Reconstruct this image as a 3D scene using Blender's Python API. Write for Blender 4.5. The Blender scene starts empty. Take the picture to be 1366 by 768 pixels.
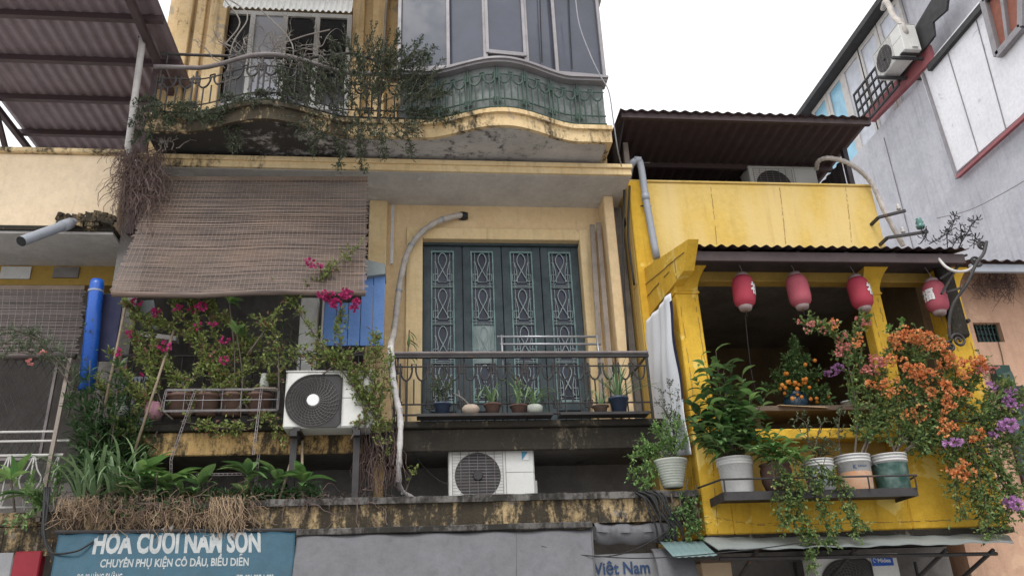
import bpy, bmesh, math, random
import numpy as np
from mathutils import Vector, Matrix
from math import sin, cos, pi, radians as rad

scene = bpy.context.scene
COL = scene.collection
rng = random.Random(7)

# ------------------------------------------------------------------ camera
FPX, CX0, CY0 = 1100.0, 683.0, 384.0
PITCH, YAW, ROLL = rad(23.5), rad(7.0), rad(-2.5)
CAM = Vector((0.0, -8.3, 1.6))
FW = Vector((sin(YAW)*cos(PITCH), cos(YAW)*cos(PITCH), sin(PITCH)))
_rt = Vector((cos(YAW), -sin(YAW), 0.0)); _up = _rt.cross(FW)
RT = _rt*cos(ROLL) + _up*sin(ROLL); UP = -_rt*sin(ROLL) + _up*cos(ROLL)
cam = bpy.data.cameras.new('camera'); camo = bpy.data.objects.new('camera', cam); COL.objects.link(camo)
cam.sensor_fit = 'HORIZONTAL'; cam.sensor_width = 36.0; cam.lens = 36.0*FPX/1366.0
cam.clip_start = 0.05; cam.clip_end = 2000
M = Matrix((RT, UP, -FW)).transposed().to_4x4(); M.translation = CAM
camo.matrix_world = M
scene.camera = camo

# ------------------------------------------------------------------ world, sun, exposure
world = bpy.data.worlds.new('World'); scene.world = world; world.use_nodes = True
wn = world.node_tree.nodes; wl = world.node_tree.links
bg = wn['Background']
sky = wn.new('ShaderNodeTexSky'); sky.sky_type = 'NISHITA'; sky.sun_disc = False
SUN_EL, SUN_AZ = rad(58), rad(200)
sky.sun_elevation = SUN_EL; sky.sun_rotation = SUN_AZ
sky.air_density = 1.0; sky.dust_density = 6.0; sky.ozone_density = 1.0
hs = wn.new('ShaderNodeHueSaturation'); hs.inputs['Saturation'].default_value = 0.10
cl = wn.new('ShaderNodeMixRGB'); cl.blend_type = 'MIX'; cl.inputs[0].default_value = 0.72   # even cloud cover
cl.inputs[2].default_value = (10.2, 10.3, 10.6, 1)
wl.new(sky.outputs[0], hs.inputs['Color']); wl.new(hs.outputs[0], cl.inputs[1]); wl.new(cl.outputs[0], bg.inputs[0])
bg.inputs[1].default_value = 0.115
sl = bpy.data.lights.new('sun', 'SUN'); sl.energy = 1.2; sl.angle = rad(25); sl.color = (1.0, 0.97, 0.92)
so = bpy.data.objects.new('sun', sl); COL.objects.link(so)
sd = Vector((sin(SUN_AZ)*cos(SUN_EL), cos(SUN_AZ)*cos(SUN_EL), sin(SUN_EL)))   # towards the sun
so.rotation_euler = sd.to_track_quat('Z', 'Y').to_euler()
vs = scene.view_settings
vs.view_transform = 'Standard'; vs.look = 'None'; vs.exposure = 0.55; vs.gamma = 1.0; vs.use_curve_mapping = False
scene.cycles.max_bounces = 6; scene.cycles.diffuse_bounces = 4; scene.cycles.transparent_max_bounces = 6
scene.cycles.use_denoising = True

# ------------------------------------------------------------------ coordinates
def ray(px, py): return FW + RT*((px-CX0)/FPX) - UP*((py-CY0)/FPX)
def at(px, py, Y):
    d = ray(px, py); return CAM + d*((Y-CAM.y)/d.y)
def atZ(px, py, Z):
    d = ray(px, py); return CAM + d*((Z-CAM.z)/d.z)
def atX(px, py, X):
    d = ray(px, py); return CAM + d*((X-CAM.x)/d.x)
def V(*a): return Vector(a)

# ------------------------------------------------------------------ materials
MATS = {}
def new_mat(name):
    m = bpy.data.materials.new(name); m.use_nodes = True
    nt = m.node_tree; b = nt.nodes['Principled BSDF']
    MATS[name] = m
    return m, nt, b
def N(nt, t, **kw):
    n = nt.nodes.new(t)
    for k, v in kw.items(): setattr(n, k, v)
    return n
def noise(nt, vec, scale, detail=6, rough=0.6, dist=0.0):
    n = N(nt, 'ShaderNodeTexNoise'); n.inputs['Scale'].default_value = scale
    n.inputs['Detail'].default_value = detail; n.inputs['Roughness'].default_value = rough; n.inputs['Distortion'].default_value = dist
    nt.links.new(vec, n.inputs['Vector']); return n.outputs['Fac']
def ramp(nt, fac, a, b, ca=0.0, cb=1.0):
    n = N(nt, 'ShaderNodeMapRange'); n.interpolation_type = 'SMOOTHSTEP'
    n.inputs['From Min'].default_value = a; n.inputs['From Max'].default_value = b
    n.inputs['To Min'].default_value = ca; n.inputs['To Max'].default_value = cb
    nt.links.new(fac, n.inputs['Value']); return n.outputs['Result']
def math_(nt, op, a, b):
    n = N(nt, 'ShaderNodeMath', operation=op); n.use_clamp = True
    for i, x in enumerate((a, b)):
        if isinstance(x, (int, float)): n.inputs[i].default_value = x
        else: nt.links.new(x, n.inputs[i])
    return n.outputs[0]
def mixc(nt, fac, c1, c2, mode='MIX'):
    n = N(nt, 'ShaderNodeMixRGB', blend_type=mode)
    if isinstance(fac, (int, float)): n.inputs[0].default_value = fac
    else: nt.links.new(fac, n.inputs[0])
    for i, c in ((1, c1), (2, c2)):
        if isinstance(c, (tuple, list)): n.inputs[i].default_value = (*c[:3], 1)
        else: nt.links.new(c, n.inputs[i])
    return n.outputs[0]
def pos(nt, sx=1, sy=1, sz=1):
    g = N(nt, 'ShaderNodeNewGeometry')
    if (sx, sy, sz) == (1, 1, 1): return g.outputs['Position']
    m = N(nt, 'ShaderNodeMapping'); m.inputs['Scale'].default_value = (sx, sy, sz)
    nt.links.new(g.outputs['Position'], m.inputs['Vector']); return m.outputs[0]
def bump(nt, b, h, strength=0.3, dist=0.01):
    n = N(nt, 'ShaderNodeBump'); n.inputs['Strength'].default_value = strength; n.inputs['Distance'].default_value = dist
    nt.links.new(h, n.inputs['Height']); nt.links.new(n.outputs[0], b.inputs['Normal'])

def plaster(name, c, c2=None, mold=0.0, streak=0.0, patch=None, patch_amt=0.0, moldc=(0.022, 0.02, 0.017), rough=0.9, scale=1.0, bstr=0.35, soft=False, damp=None):
    """weathered lime plaster: blotchy paint, peeled patches, mould blooms, water streaks"""
    m, nt, b = new_mat(name)
    c2 = c2 or tuple(x*0.72 for x in c)
    p = pos(nt); pv = pos(nt, 5.0, 5.0, 0.35)
    n1 = noise(nt, p, 1.7*scale, 8, .65); n2 = noise(nt, p, 14*scale, 8, .7); n3 = noise(nt, p, 60, 4, .6)
    col = mixc(nt, ramp(nt, n1, .38, .68), c, c2)
    col = mixc(nt, ramp(nt, n2, .35, .75, 0, .35), col, tuple(x*0.6 for x in c2))
    col = mixc(nt, ramp(nt, n3, .3, .7, 0, .14), col, tuple(min(1, x*1.5) for x in c))
    if patch:
        if soft:                                    # sun-bleached drips: long soft vertical fades
            pn = noise(nt, pos(nt, 2.2, 2.2, .45), 1.3, 4, .5); col = mixc(nt, ramp(nt, pn, .40, .66), col, patch)
        else:
            pn = noise(nt, p, 3.1*scale, 10, .68, .4); edge = .66 - .3*patch_amt
            col = mixc(nt, ramp(nt, pn, edge, edge+.03), col, patch)
    if streak:
        sn = noise(nt, pv, 2.2, 6, .6)
        col = mixc(nt, math_(nt, 'MULTIPLY', ramp(nt, sn, .5, .78), streak), col, moldc)
    if mold:
        mn = noise(nt, pos(nt, 1.25, 1.25, .55), 2.6*scale, 12, .72, .5); mn2 = noise(nt, p, 22*scale, 8, .75)
        mm = math_(nt, 'ADD', math_(nt, 'ADD', math_(nt, 'MULTIPLY', mn, .55), math_(nt, 'MULTIPLY', mn2, .25)), math_(nt, 'MULTIPLY', noise(nt, pos(nt, 9, 9, .8), 1.6, 6, .65), .20))
        if damp:                                    # a damp end of the house grows more mould
            sx = N(nt, 'ShaderNodeSeparateXYZ'); nt.links.new(p, sx.inputs[0])
            mm = math_(nt, 'ADD', mm, ramp(nt, sx.outputs['X'], damp[0], damp[1], damp[2], 0))
        e = .68 - .26*mold
        col = mixc(nt, ramp(nt, mm, e-.02, e+.09, 0, .94), col, moldc)
    nt.links.new(col, b.inputs['Base Color']); b.inputs['Roughness'].default_value = rough
    b.inputs['Specular IOR Level'].default_value = .25
    bump(nt, b, math_(nt, 'ADD', n2, math_(nt, 'MULTIPLY', n1, .5)), bstr, .02)
    return m
def paint(name, c, rough=0.5, metal=0.0, wear=0.25, c2=None, scale=1.0, spec=.4, rust=0.0):
    m, nt, b = new_mat(name)
    p = pos(nt); n1 = noise(nt, p, 6*scale, 8, .65); n2 = noise(nt, p, 45*scale, 6, .7)
    c2 = c2 or tuple(x*.55 for x in c)
    col = mixc(nt, ramp(nt, n1, .35, .75, 0, wear), c, c2)
    col = mixc(nt, ramp(nt, n2, .45, .8, 0, wear*.8), col, tuple(x*.5 for x in c2))
    if rust:
        r_ = noise(nt, p, 11*scale, 8, .7)
        col = mixc(nt, ramp(nt, r_, .66-.2*rust, .72-.2*rust, 0, .85), col, (.10, .045, .022))
    nt.links.new(col, b.inputs['Base Color']); b.inputs['Metallic'].default_value = metal
    nt.links.new(ramp(nt, n1, .2, .8, max(0, rough-.12), min(1, rough+.15)), b.inputs['Roughness'])
    b.inputs['Specular IOR Level'].default_value = spec
    bump(nt, b, n2, .12, .004)
    return m
def leafmat(name, c, c2, rough=.45, trans=.25, c3=None):
    """leaf colour varies leaf by leaf through the face attribute 'tint'"""
    m, nt, b = new_mat(name)
    a = N(nt, 'ShaderNodeAttribute'); a.attribute_name = 'tint'
    oi = N(nt, 'ShaderNodeObjectInfo')
    f = math_(nt, 'ADD', a.outputs['Fac'], math_(nt, 'MULTIPLY', oi.outputs['Random'], .3))
    col = mixc(nt, f, c, c2)
    if c3:
        col = mixc(nt, ramp(nt, a.outputs['Fac'], .86, .9), col, c3)
    n1 = noise(nt, pos(nt), 30, 4, .6)
    col = mixc(nt, ramp(nt, n1, .3, .7, 0, .3), col, tuple(x*.5 for x in c))
    nt.links.new(col, b.inputs['Base Color']); b.inputs['Roughness'].default_value = rough
    b.inputs['Specular IOR Level'].default_value = .35
    if trans:
        tr = N(nt, 'ShaderNodeBsdfTranslucent'); nt.links.new(col, tr.inputs['Color'])
        mx = N(nt, 'ShaderNodeMixShader'); mx.inputs[0].default_value = trans
        out = nt.nodes['Material Output']
        nt.links.new(b.outputs[0], mx.inputs[1]); nt.links.new(tr.outputs[0], mx.inputs[2]); nt.links.new(mx.outputs[0], out.inputs['Surface'])
    return m

plaster('cream', (.70, .53, .32), (.63, .46, .26), mold=.03, streak=.16, patch=(.62, .47, .28), patch_amt=.15)
plaster('cream_trim', (.72, .56, .33), (.64, .47, .25), mold=.30, streak=.34, damp=(-2.4, .0, .12))
plaster('cream_worn', (.68, .52, .30), (.58, .42, .22), damp=(-1.6, .3, .11), mold=.66, streak=.55, patch=(.40, .33, .25), patch_amt=.2)
plaster('cream_left', (.74, .59, .42), (.70, .54, .36), mold=.10, streak=.12, patch=(.64, .44, .18), patch_amt=.08)
plaster('cream_pilaster', (.70, .53, .31), (.60, .43, .22), mold=.52, streak=.5, patch=(.44, .36, .26), patch_amt=.2)
plaster('soffit', (.56, .54, .52), (.45, .43, .415), mold=.2, patch=(.62, .60, .58), patch_amt=.1)
plaster('soffit_stained', (.54, .52, .505), (.42, .40, .39), damp=(-1.5, .4, .13), mold=.58, patch=(.50, .48, .46), patch_amt=.1, scale=.7)
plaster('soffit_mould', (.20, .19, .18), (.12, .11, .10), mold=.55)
plaster('fascia_decay', (.47, .35, .19), (.32, .23, .12), mold=.95, streak=.5, patch=(.30, .25, .19), patch_amt=.3, scale=1.6, bstr=.8)
plaster('fascia_black', (.26, .21, .14), (.10, .085, .06), mold=1.12, streak=.6, patch=(.30, .25, .19), patch_amt=.25, scale=1.7, bstr=.8)
plaster('ochre_decay', (.52, .35, .15), (.40, .25, .10), mold=.86, streak=.5, scale=1.4)
plaster('concrete', (.16, .15, .14), (.09, .085, .08), mold=.85, streak=.4)
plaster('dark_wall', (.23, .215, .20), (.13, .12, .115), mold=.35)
plaster('yellow', (.66, .41, .05), (.57, .33, .03), mold=.32, streak=.34, moldc=(.13, .075, .025), patch=(.70, .50, .13), patch_amt=.3)
plaster('yellow_pale', (.64, .46, .15), (.62, .41, .09), mold=.03, streak=.16, patch=(.66, .49, .20), patch_amt=.5, moldc=(.16, .09, .03), soft=True)
plaster('yellow_shaded', (.40, .26, .065), (.30, .20, .05), mold=.1, streak=.25)  # darker copy of yellow: shade under roofs and in recesses put into colour
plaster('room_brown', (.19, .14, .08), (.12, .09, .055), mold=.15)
plaster('pink_wall', (.60, .38, .27), (.53, .33, .23), mold=.05, streak=.22, patch=(.66, .44, .30), patch_amt=.2)
plaster('grey_render', (.50, .50, .54), (.40, .40, .44), mold=.08, streak=.28, moldc=(.12, .12, .13), patch=(.50, .50, .53), patch_amt=.2)
plaster('white_sheet', (.78, .78, .81), (.70, .70, .74), mold=0, streak=.10, moldc=(.3, .3, .32), patch=(.56, .56, .60), patch_amt=.1, bstr=.1)
plaster('bounce_paving', (.38, .37, .36), (.31, .30, .29), mold=0)
plaster('bounce_stone', (.36, .35, .34), (.30, .29, .28), mold=0)
plaster('crack', (.30, .20, .08), (.18, .12, .05))
paint('tin_purple', (.235, .185, .205), .5, 0, .35, spec=.3)
paint('tin_brown', (.068, .046, .047), .5, 0, .5, spec=.35, rust=.2)
paint('tin_dark', (.045, .036, .042), .6, 0, .4)
paint('purlin', (.07, .045, .05), .6, 0, .3, rust=.2)
paint('rail_green', (.045, .08, .062), .55, 0, .6, c2=(.03, .05, .045), rust=.25)
paint('rail_backing', (.20, .225, .215), .7, 0, .9, c2=(.09, .10, .095))
paint('iron', (.035, .032, .032), .6, 0, .5, rust=.35)
paint('handrail', (.21, .185, .185), .55, 0, .6, c2=(.09, .07, .065), rust=.3)
paint('steel', (.34, .35, .37), .35, .6, .3)
paint('alu', (.27, .255, .265), .5, .25, .4)
paint('pvc_grey', (.30, .32, .36), .45, 0, .3)
paint('pvc_white', (.52, .50, .48), .55, 0, .45)
paint('wrap', (.50, .46, .42), .8, 0, .6, c2=(.2, .18, .17))
paint('wrap_white', (.60, .58, .57), .7, 0, .6, c2=(.25, .23, .22))
paint('ac_white', (.60, .60, .575), .5, 0, .22, c2=(.40, .38, .34))
paint('guard', (.10, .092, .088), .6, 0, .3)
paint('ac_dark', (.035, .033, .033), .6, 0, .2)
paint('door_wood', (.052, .074, .084), .6, 0, .8, c2=(.030, .042, .050))
paint('door_edge', (.19, .31, .30), .65, 0, .7, c2=(.06, .09, .10))
paint('grille_pale', (.36, .44, .44), .6, 0, .5, c2=(.12, .17, .17))
paint('blue_board', (.13, .26, .56), .6, 0, .45, c2=(.09, .17, .40), scale=.6)
paint('blue_pipe', (.012, .09, .42), .3, 0, .25, c2=(.02, .07, .26), spec=.5)
paint('white_paint', (.60, .60, .58), .6, 0, .4)
paint('white_cloth', (.74, .76, .80), .9, 0, .15, c2=(.5, .51, .55))
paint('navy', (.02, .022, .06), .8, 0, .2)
plaster('sign_blue', (.026, .076, .11), (.02, .055, .082), streak=.35, mold=.05, rough=.6, bstr=.12, moldc=(.05, .055, .06))
paint('lettering', (.33, .345, .34), .7, 0, .6, c2=(.20, .22, .23), scale=2)
plaster('canvas_grey', (.13, .13, .14), (.11, .109, .116), streak=.35, mold=.06, rough=.7, bstr=.15, moldc=(.05, .05, .05))
paint('canvas_edge', (.09, .088, .09), .8, 0, .3)
paint('sheet_teal', (.14, .21, .21), .55, 0, .5, c2=(.12, .19, .19))
paint('sheet_grey', (.24, .27, .27), .5, .1, .45, c2=(.15, .165, .165), rust=.1)
paint('sign_grey', (.27, .27, .28), .7, 0, .3)
paint('letter_navy', (.02, .05, .12), .6, 0, .2)
paint('red_panel', (.26, .012, .025), .5, 0, .3)
paint('lantern_red', (.34, .035, .06), .75, 0, .3, c2=(.30, .035, .055))
paint('lantern_faded', (.36, .08, .105), .8, 0, .45, c2=(.33, .06, .09))
paint('lantern_cap', (.36, .27, .27), .6, 0, .4)
paint('bamboo', (.24, .185, .13), .6, 0, .5)
paint('wood_plank', (.16, .115, .085), .7, 0, .6)
paint('wood_grey', (.28, .235, .20), .8, 0, .6)
paint('cardboard', (.52, .39, .26), .8, 0, .2)
paint('bucket_white', (.56, .56, .55), .45, 0, .45, c2=(.36, .35, .33))
paint('bucket_orange', (.50, .24, .11), .5, 0, .9, c2=(.50, .44, .37), scale=1.6)
paint('bucket_green', (.008, .05, .038), .45, 0, .9, c2=(.14, .20, .18), scale=1.8)
paint('bucket_grey', (.40, .42, .44), .6, 0, .9, c2=(.10, .10, .11), scale=2)
paint('terracotta', (.13, .075, .06), .8, 0, .5)
paint('pot_pink', (.34, .17, .21), .7, 0, .3)
paint('pot_pale', (.40, .42, .37), .7, 0, .45)
paint('pot_beige', (.42, .34, .27), .8, 0, .4)
paint('pot_blue', (.035, .05, .085), .35, 0, .3)
paint('vase_blue', (.016, .05, .085), .2, 0, .3, spec=.6)
paint('soil', (.035, .024, .017), .95, 0, .5)
paint('bark', (.105, .085, .068), .9, 0, .6)
paint('bark_grey', (.25, .225, .20), .9, 0, .6)
paint('root_brown', (.19, .13, .09), .9, 0, .5)
paint('root_tan', (.33, .235, .15), .9, 0, .5)
paint('root_dark', (.14, .095, .083), .9, 0, .5)
paint('cable', (.016, .016, .017), .6, 0, .1)
paint('wire_grey', (.30, .30, .32), .6, 0, .2)
paint('pink_fascia', (.32, .10, .11), .6, 0, .35)
paint('tarp_dark', (.05, .05, .052), .8, 0, .5)
paint('brick_red', (.30, .115, .08), .9, 0, .5)
paint('green_gate', (.012, .045, .035), .5, 0, .3)
paint('midea_blue', (.015, .09, .42), .5, 0, .1)
paint('sign_cyan', (.06, .26, .42), .5, 0, .1)
paint('white_flat', (.70, .70, .70), .6, 0, .1)
paint('orange_fruit', (.60, .20, .03), .45, 0, .4, c2=(.60, .33, .06))
paint('glass_insul', (.10, .22, .20), .2, 0, .2)
leafmat('leaf_fresh', (.09, .22, .06), (.28, .43, .14), .4, .3)
leafmat('leaf_mid', (.06, .145, .05), (.20, .31, .11), .4, .25)
leafmat('leaf_deep', (.028, .07, .026), (.075, .14, .05), .4, .2)
leafmat('leaf_shrub', (.030, .045, .026), (.105, .13, .075), .55, .15)
leafmat('leaf_olive', (.10, .15, .045), (.36, .42, .13), .5, .3, c3=(.28, .12, .10))
leafmat('leaf_strap', (.08, .155, .065), (.24, .34, .17), .45, .2)
leafmat('leaf_mixed', (.04, .10, .03), (.20, .28, .09), .5, .25, c3=(.30, .30, .09))
leafmat('leaf_grey', (.07, .10, .055), (.15, .19, .11), .55, .2)
leafmat('bract_magenta', (.36, .02, .11), (.55, .05, .22), .6, .3)
leafmat('bract_orange', (.68, .20, .06), (.78, .37, .16), .6, .3, c3=(.60, .36, .14))
leafmat('bract_pink', (.55, .16, .16), (.62, .26, .22), .6, .3)
leafmat('bract_lilac', (.40, .17, .42), (.58, .32, .58), .6, .3)
def glass(name, c, rough=.12, spec=.5):
    m, nt, b = new_mat(name); n1 = noise(nt, pos(nt), 2.2, 6, .6)
    nt.links.new(mixc(nt, ramp(nt, n1, .3, .7), c, tuple(x*.72 for x in c)), b.inputs['Base Color'])
    nt.links.new(ramp(nt, n1, .3, .7, rough, rough+.2), b.inputs['Roughness']); b.inputs['Specular IOR Level'].default_value = spec
glass('pane_grey', (.075, .083, .11), .08, .5); glass('pane_navy', (.008, .012, .038), .15, .45); glass('pane_paper', (.36, .43, .42), .7, .2)
glass('pane_blue', (.26, .52, .68), .15, .5); glass('pane_white', (.56, .58, .64), .3, .4); glass('pane_dark', (.015, .016, .02), .12, .5)
def blindmat(name, c, c2, c3):
    m, nt, b = new_mat(name)
    n1 = noise(nt, pos(nt, .7, .7, 9), 3.0, 6, .65); n2 = noise(nt, pos(nt), 1.1, 5, .6); n3 = noise(nt, pos(nt, 2, 2, 70), 3.0, 3, .6)
    col = mixc(nt, ramp(nt, n1, .35, .68), c, c2); col = mixc(nt, ramp(nt, n2, .45, .7, 0, .6), col, c3)
    col = mixc(nt, ramp(nt, n3, .35, .7, 0, .5), col, tuple(x*.4 for x in c2))
    nt.links.new(col, b.inputs['Base Color']); b.inputs['Roughness'].default_value = .75
blindmat('blind', (.205, .15, .122), (.10, .074, .066), (.25, .16, .105)); blindmat('blind_old', (.13, .105, .10), (.075, .06, .06), (.15, .10, .085))
paint('blind_cord', (.30, .245, .205), .9, 0, .2)

# ------------------------------------------------------------------ mesh building
class MB:
    def __init__(s): s.v = []; s.f = []; s.t = []
    def face(s, idx, t=0.5): s.f.append(idx); s.t.append(t)
    def poly(s, pts, t=.5):
        n = len(s.v); s.v += [Vector(p) for p in pts]; s.face(list(range(n, n+len(pts))), t)
    def hexa(s, p, t=.5):
        n = len(s.v); s.v += [Vector(q) for q in p]
        for q in ((0, 3, 2, 1), (4, 5, 6, 7), (0, 1, 5, 4), (1, 2, 6, 5), (2, 3, 7, 6), (3, 0, 4, 7)): s.face([n+i for i in q], t)
        return s
    def box(s, x0, x1, y0, y1, z0, z1, t=.5):
        s.hexa([(x0, y0, z0), (x1, y0, z0), (x1, y1, z0), (x0, y1, z0), (x0, y0, z1), (x1, y0, z1), (x1, y1, z1), (x0, y1, z1)], t); return s
    def bar(s, a, b, w, h=None, up=V(0, 0, 1), t=.5):
        a = Vector(a); b = Vector(b); d = (b-a).normalized(); h = h or w
        sd_ = d.cross(up)
        if sd_.length < 1e-4: sd_ = d.cross(V(1, 0, 0))
        sd_.normalize(); u = sd_.cross(d); sd_ *= w/2; u *= h/2
        s.hexa([a-sd_-u, a+sd_-u, a+sd_+u, a-sd_+u, b-sd_-u, b+sd_-u, b+sd_+u, b-sd_+u], t); return s
    def prism(s, pts, ext, t=.5):
        pts = [Vector(p) for p in pts]; e = Vector(ext); n = len(s.v); k = len(pts)
        s.v += pts + [p+e for p in pts]
        s.face(list(range(n, n+k)), t); s.face(list(range(n+2*k-1, n+k-1, -1)), t)
        for i in range(k): j = (i+1) % k; s.face([n+j, n+i, n+k+i, n+k+j], t)
        return s
    def tube(s, pts, r, n=6, cap=True, t=.5):
        pts = [Vector(p) for p in pts]; k = len(pts); rs = r if isinstance(r, (list, tuple)) else [r]*k
        base = len(s.v); up = V(0, 0, 1)
        prev = None
        for i, p in enumerate(pts):
            d = (pts[min(i+1, k-1)]-pts[max(i-1, 0)])
            if d.length < 1e-6: d = V(0, 0, 1)
            d.normalize()
            if prev is None: a = d.cross(V(.123, .95, .27)).normalized()
            else:
                a = prev - d*prev.dot(d)
                a = a.normalized() if a.length > 1e-5 else d.cross(V(.3, .9, .2)).normalized()
            prev = a; b_ = d.cross(a)
            for q in range(n):
                w = 2*pi*q/n; s.v.append(p+(a*cos(w)+b_*sin(w))*rs[i])
        for i in range(k-1):
            for q in range(n):
                q2 = (q+1) % n
                s.face([base+i*n+q, base+i*n+q2, base+(i+1)*n+q2, base+(i+1)*n+q], t)
        if cap:
            s.face([base+q for q in range(n)][::-1], t); s.face([base+(k-1)*n+q for q in range(n)], t)
        return s
    def lathe(s, c, prof, n=16, mat=None, t=.5, a0=0, a1=2*pi):
        c = Vector(c); base = len(s.v); k = len(prof); full = abs(a1-a0-2*pi) < 1e-6; m = n if full else n+1
        for r, z in prof:
            for q in range(m):
                w = a0+(a1-a0)*q/n; p = V(r*cos(w), r*sin(w), z)
                s.v.append(c+(mat @ p if mat else p))
        for i in range(k-1):
            for q in range(n):
                q2 = (q+1) % m
                s.face([base+i*m+q, base+i*m+q2, base+(i+1)*m+q2, base+(i+1)*m+q], t)
        return s
    def grid(s, fn, nu, nv, t=.5, thick=None):
        base = len(s.v)
        for i in range(nu+1):
            for j in range(nv+1): s.v.append(Vector(fn(i/nu, j/nv)))
        for i in range(nu):
            for j in range(nv):
                a = base+i*(nv+1)+j; s.face([a, a+1, a+nv+2, a+nv+1], t)
        return s
    def leaf(s, p, d, up, L, W, t=.5, fold=.25, droop=.15):
        """pointed leaf, folded along its midrib: 6 triangles/quads"""
        d = Vector(d).normalized(); sd_ = d.cross(up)
        if sd_.length < 1e-4: sd_ = d.cross(V(1, .2, 0))
        sd_.normalize(); u = sd_.cross(d)
        p = Vector(p); n = len(s.v)
        m1 = p+d*(L*.38)-u*(L*droop*.3); m2 = p+d*(L*.72)-u*(L*droop*.9); tip = p+d*L-u*(L*droop*2.0)
        s.v += [p, m1+sd_*W*.5+u*W*fold, m1, m1-sd_*W*.5+u*W*fold, m2+sd_*W*.36+u*W*fold*.7, m2, m2-sd_*W*.36+u*W*fold*.7, tip]
        for q in ((0, 2, 1), (0, 3, 2), (1, 2, 5, 4), (2, 3, 6, 5), (4, 5, 7), (5, 6, 7)): s.face([n+i for i in q], t)
    def leaf2(s, p, d, up, L, W, t=.5, fold=.3):
        """small leaf: two triangles folded on the midrib"""
        d = Vector(d).normalized(); sd_ = d.cross(up)
        if sd_.length < 1e-4: sd_ = d.cross(V(1, .2, 0))
        sd_.normalize(); u = sd_.cross(d); p = Vector(p); n = len(s.v)
        s.v += [p, p+d*L*.5+sd_*W*.5+u*W*fold, p+d*L, p+d*L*.5-sd_*W*.5+u*W*fold]
        s.face([n, n+2, n+1], t); s.face([n, n+3, n+2], t)
    def mesh(s, name, off=V(0, 0, 0), mat=None, smooth=False):
        me = bpy.data.meshes.new(name)
        me.from_pydata([tuple(p-off) for p in s.v], [], s.f)
        if mat and mat[:4] in ('leaf', 'brac'):
            a = me.attributes.new('tint', 'FLOAT', 'FACE'); a.data.foreach_set('value', s.t)
        if mat: me.materials.append(MATS[mat])
        if smooth: me.polygons.foreach_set('use_smooth', [True]*len(me.polygons))
        me.update(); return me
    def build(s, name, mat, parent=None, smooth=False, bevel=0.0, stuff=False, label=None):
        off = wloc(parent) if parent else V(0, 0, 0)
        o = bpy.data.objects.new(name, s.mesh(name, off, mat, smooth)); COL.objects.link(o)
        if parent: o.parent = parent
        if bevel:
            bv = o.modifiers.new('bevel', 'BEVEL'); bv.width = bevel; bv.segments = 1; bv.limit_method = 'ANGLE'
        if stuff: o['kind'] = 'stuff'
        if label: o['label'] = label
        return o
def wloc(o):
    p = V(0, 0, 0)
    while o: p = p+o.location; o = o.parent
    return p
def thing(name, label, cat, loc=(0, 0, 0), group=None):
    o = bpy.data.objects.new(name, None); COL.objects.link(o); o.location = loc
    o.empty_display_size = .1
    tag(o, label, cat, group); return o
def tag(o, label, cat, group=None):
    o['label'] = label; o['category'] = cat
    if group: o['group'] = group
    return o
def B(x0, x1, y0, y1, z0, z1): return MB().box(x0, x1, y0, y1, z0, z1)
def inst(name, me, parent, p, d, up, s=1.0, sw=None):
    """one more object on a shared mesh whose local axes are: y along d, z towards up"""
    d = Vector(d).normalized(); x = d.cross(Vector(up))
    if x.length < 1e-4: x = d.cross(V(1, .3, 0))
    x.normalize(); z = x.cross(d); sw = sw or s
    m = Matrix((x*sw, d*s, z*sw)).transposed().to_4x4(); m.translation = Vector(p)-wloc(parent)
    o = bpy.data.objects.new(name, me); COL.objects.link(o); o.parent = parent; o.matrix_local = m
    return o
def cr(pts, n=8):
    """Catmull-Rom through points"""
    P = [Vector(p) for p in pts]; P = [P[0]*2-P[1]]+P+[P[-1]*2-P[-2]]; out = []
    for i in range(1, len(P)-2):
        for k in range(n):
            t = k/n; a, b, c, d = P[i-1:i+3]
            out.append(.5*((2*b)+(c-a)*t+(2*a-5*b+4*c-d)*t*t+(3*b-a-3*c+d)*t**3))
    out.append(P[-2]); return out
def corr(mb, o, u, w, n, amp, nrm, steps=6, v=None):
    """corrugated sheet: origin o, run u (across the ribs, n ribs), w along the ribs"""
    o = Vector(o); u = Vector(u); w = Vector(w); nrm = Vector(nrm).normalized()
    k = n*steps
    mb.grid(lambda a, b: o+u*a+w*b+nrm*(amp*cos(2*pi*n*a)), k, 1)
    mb.grid(lambda a, b: o+u*a+w*(1-b)+nrm*(amp*cos(2*pi*n*a)-.004), k, 1)
def rv(s=1.0): return V(rng.uniform(-s, s), rng.uniform(-s, s), rng.uniform(-s, s))
def rdir(): 
    while True:
        v = rv()
        if .05 < v.length < 1: return v.normalized()
FONT_CACHE = {}
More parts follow.
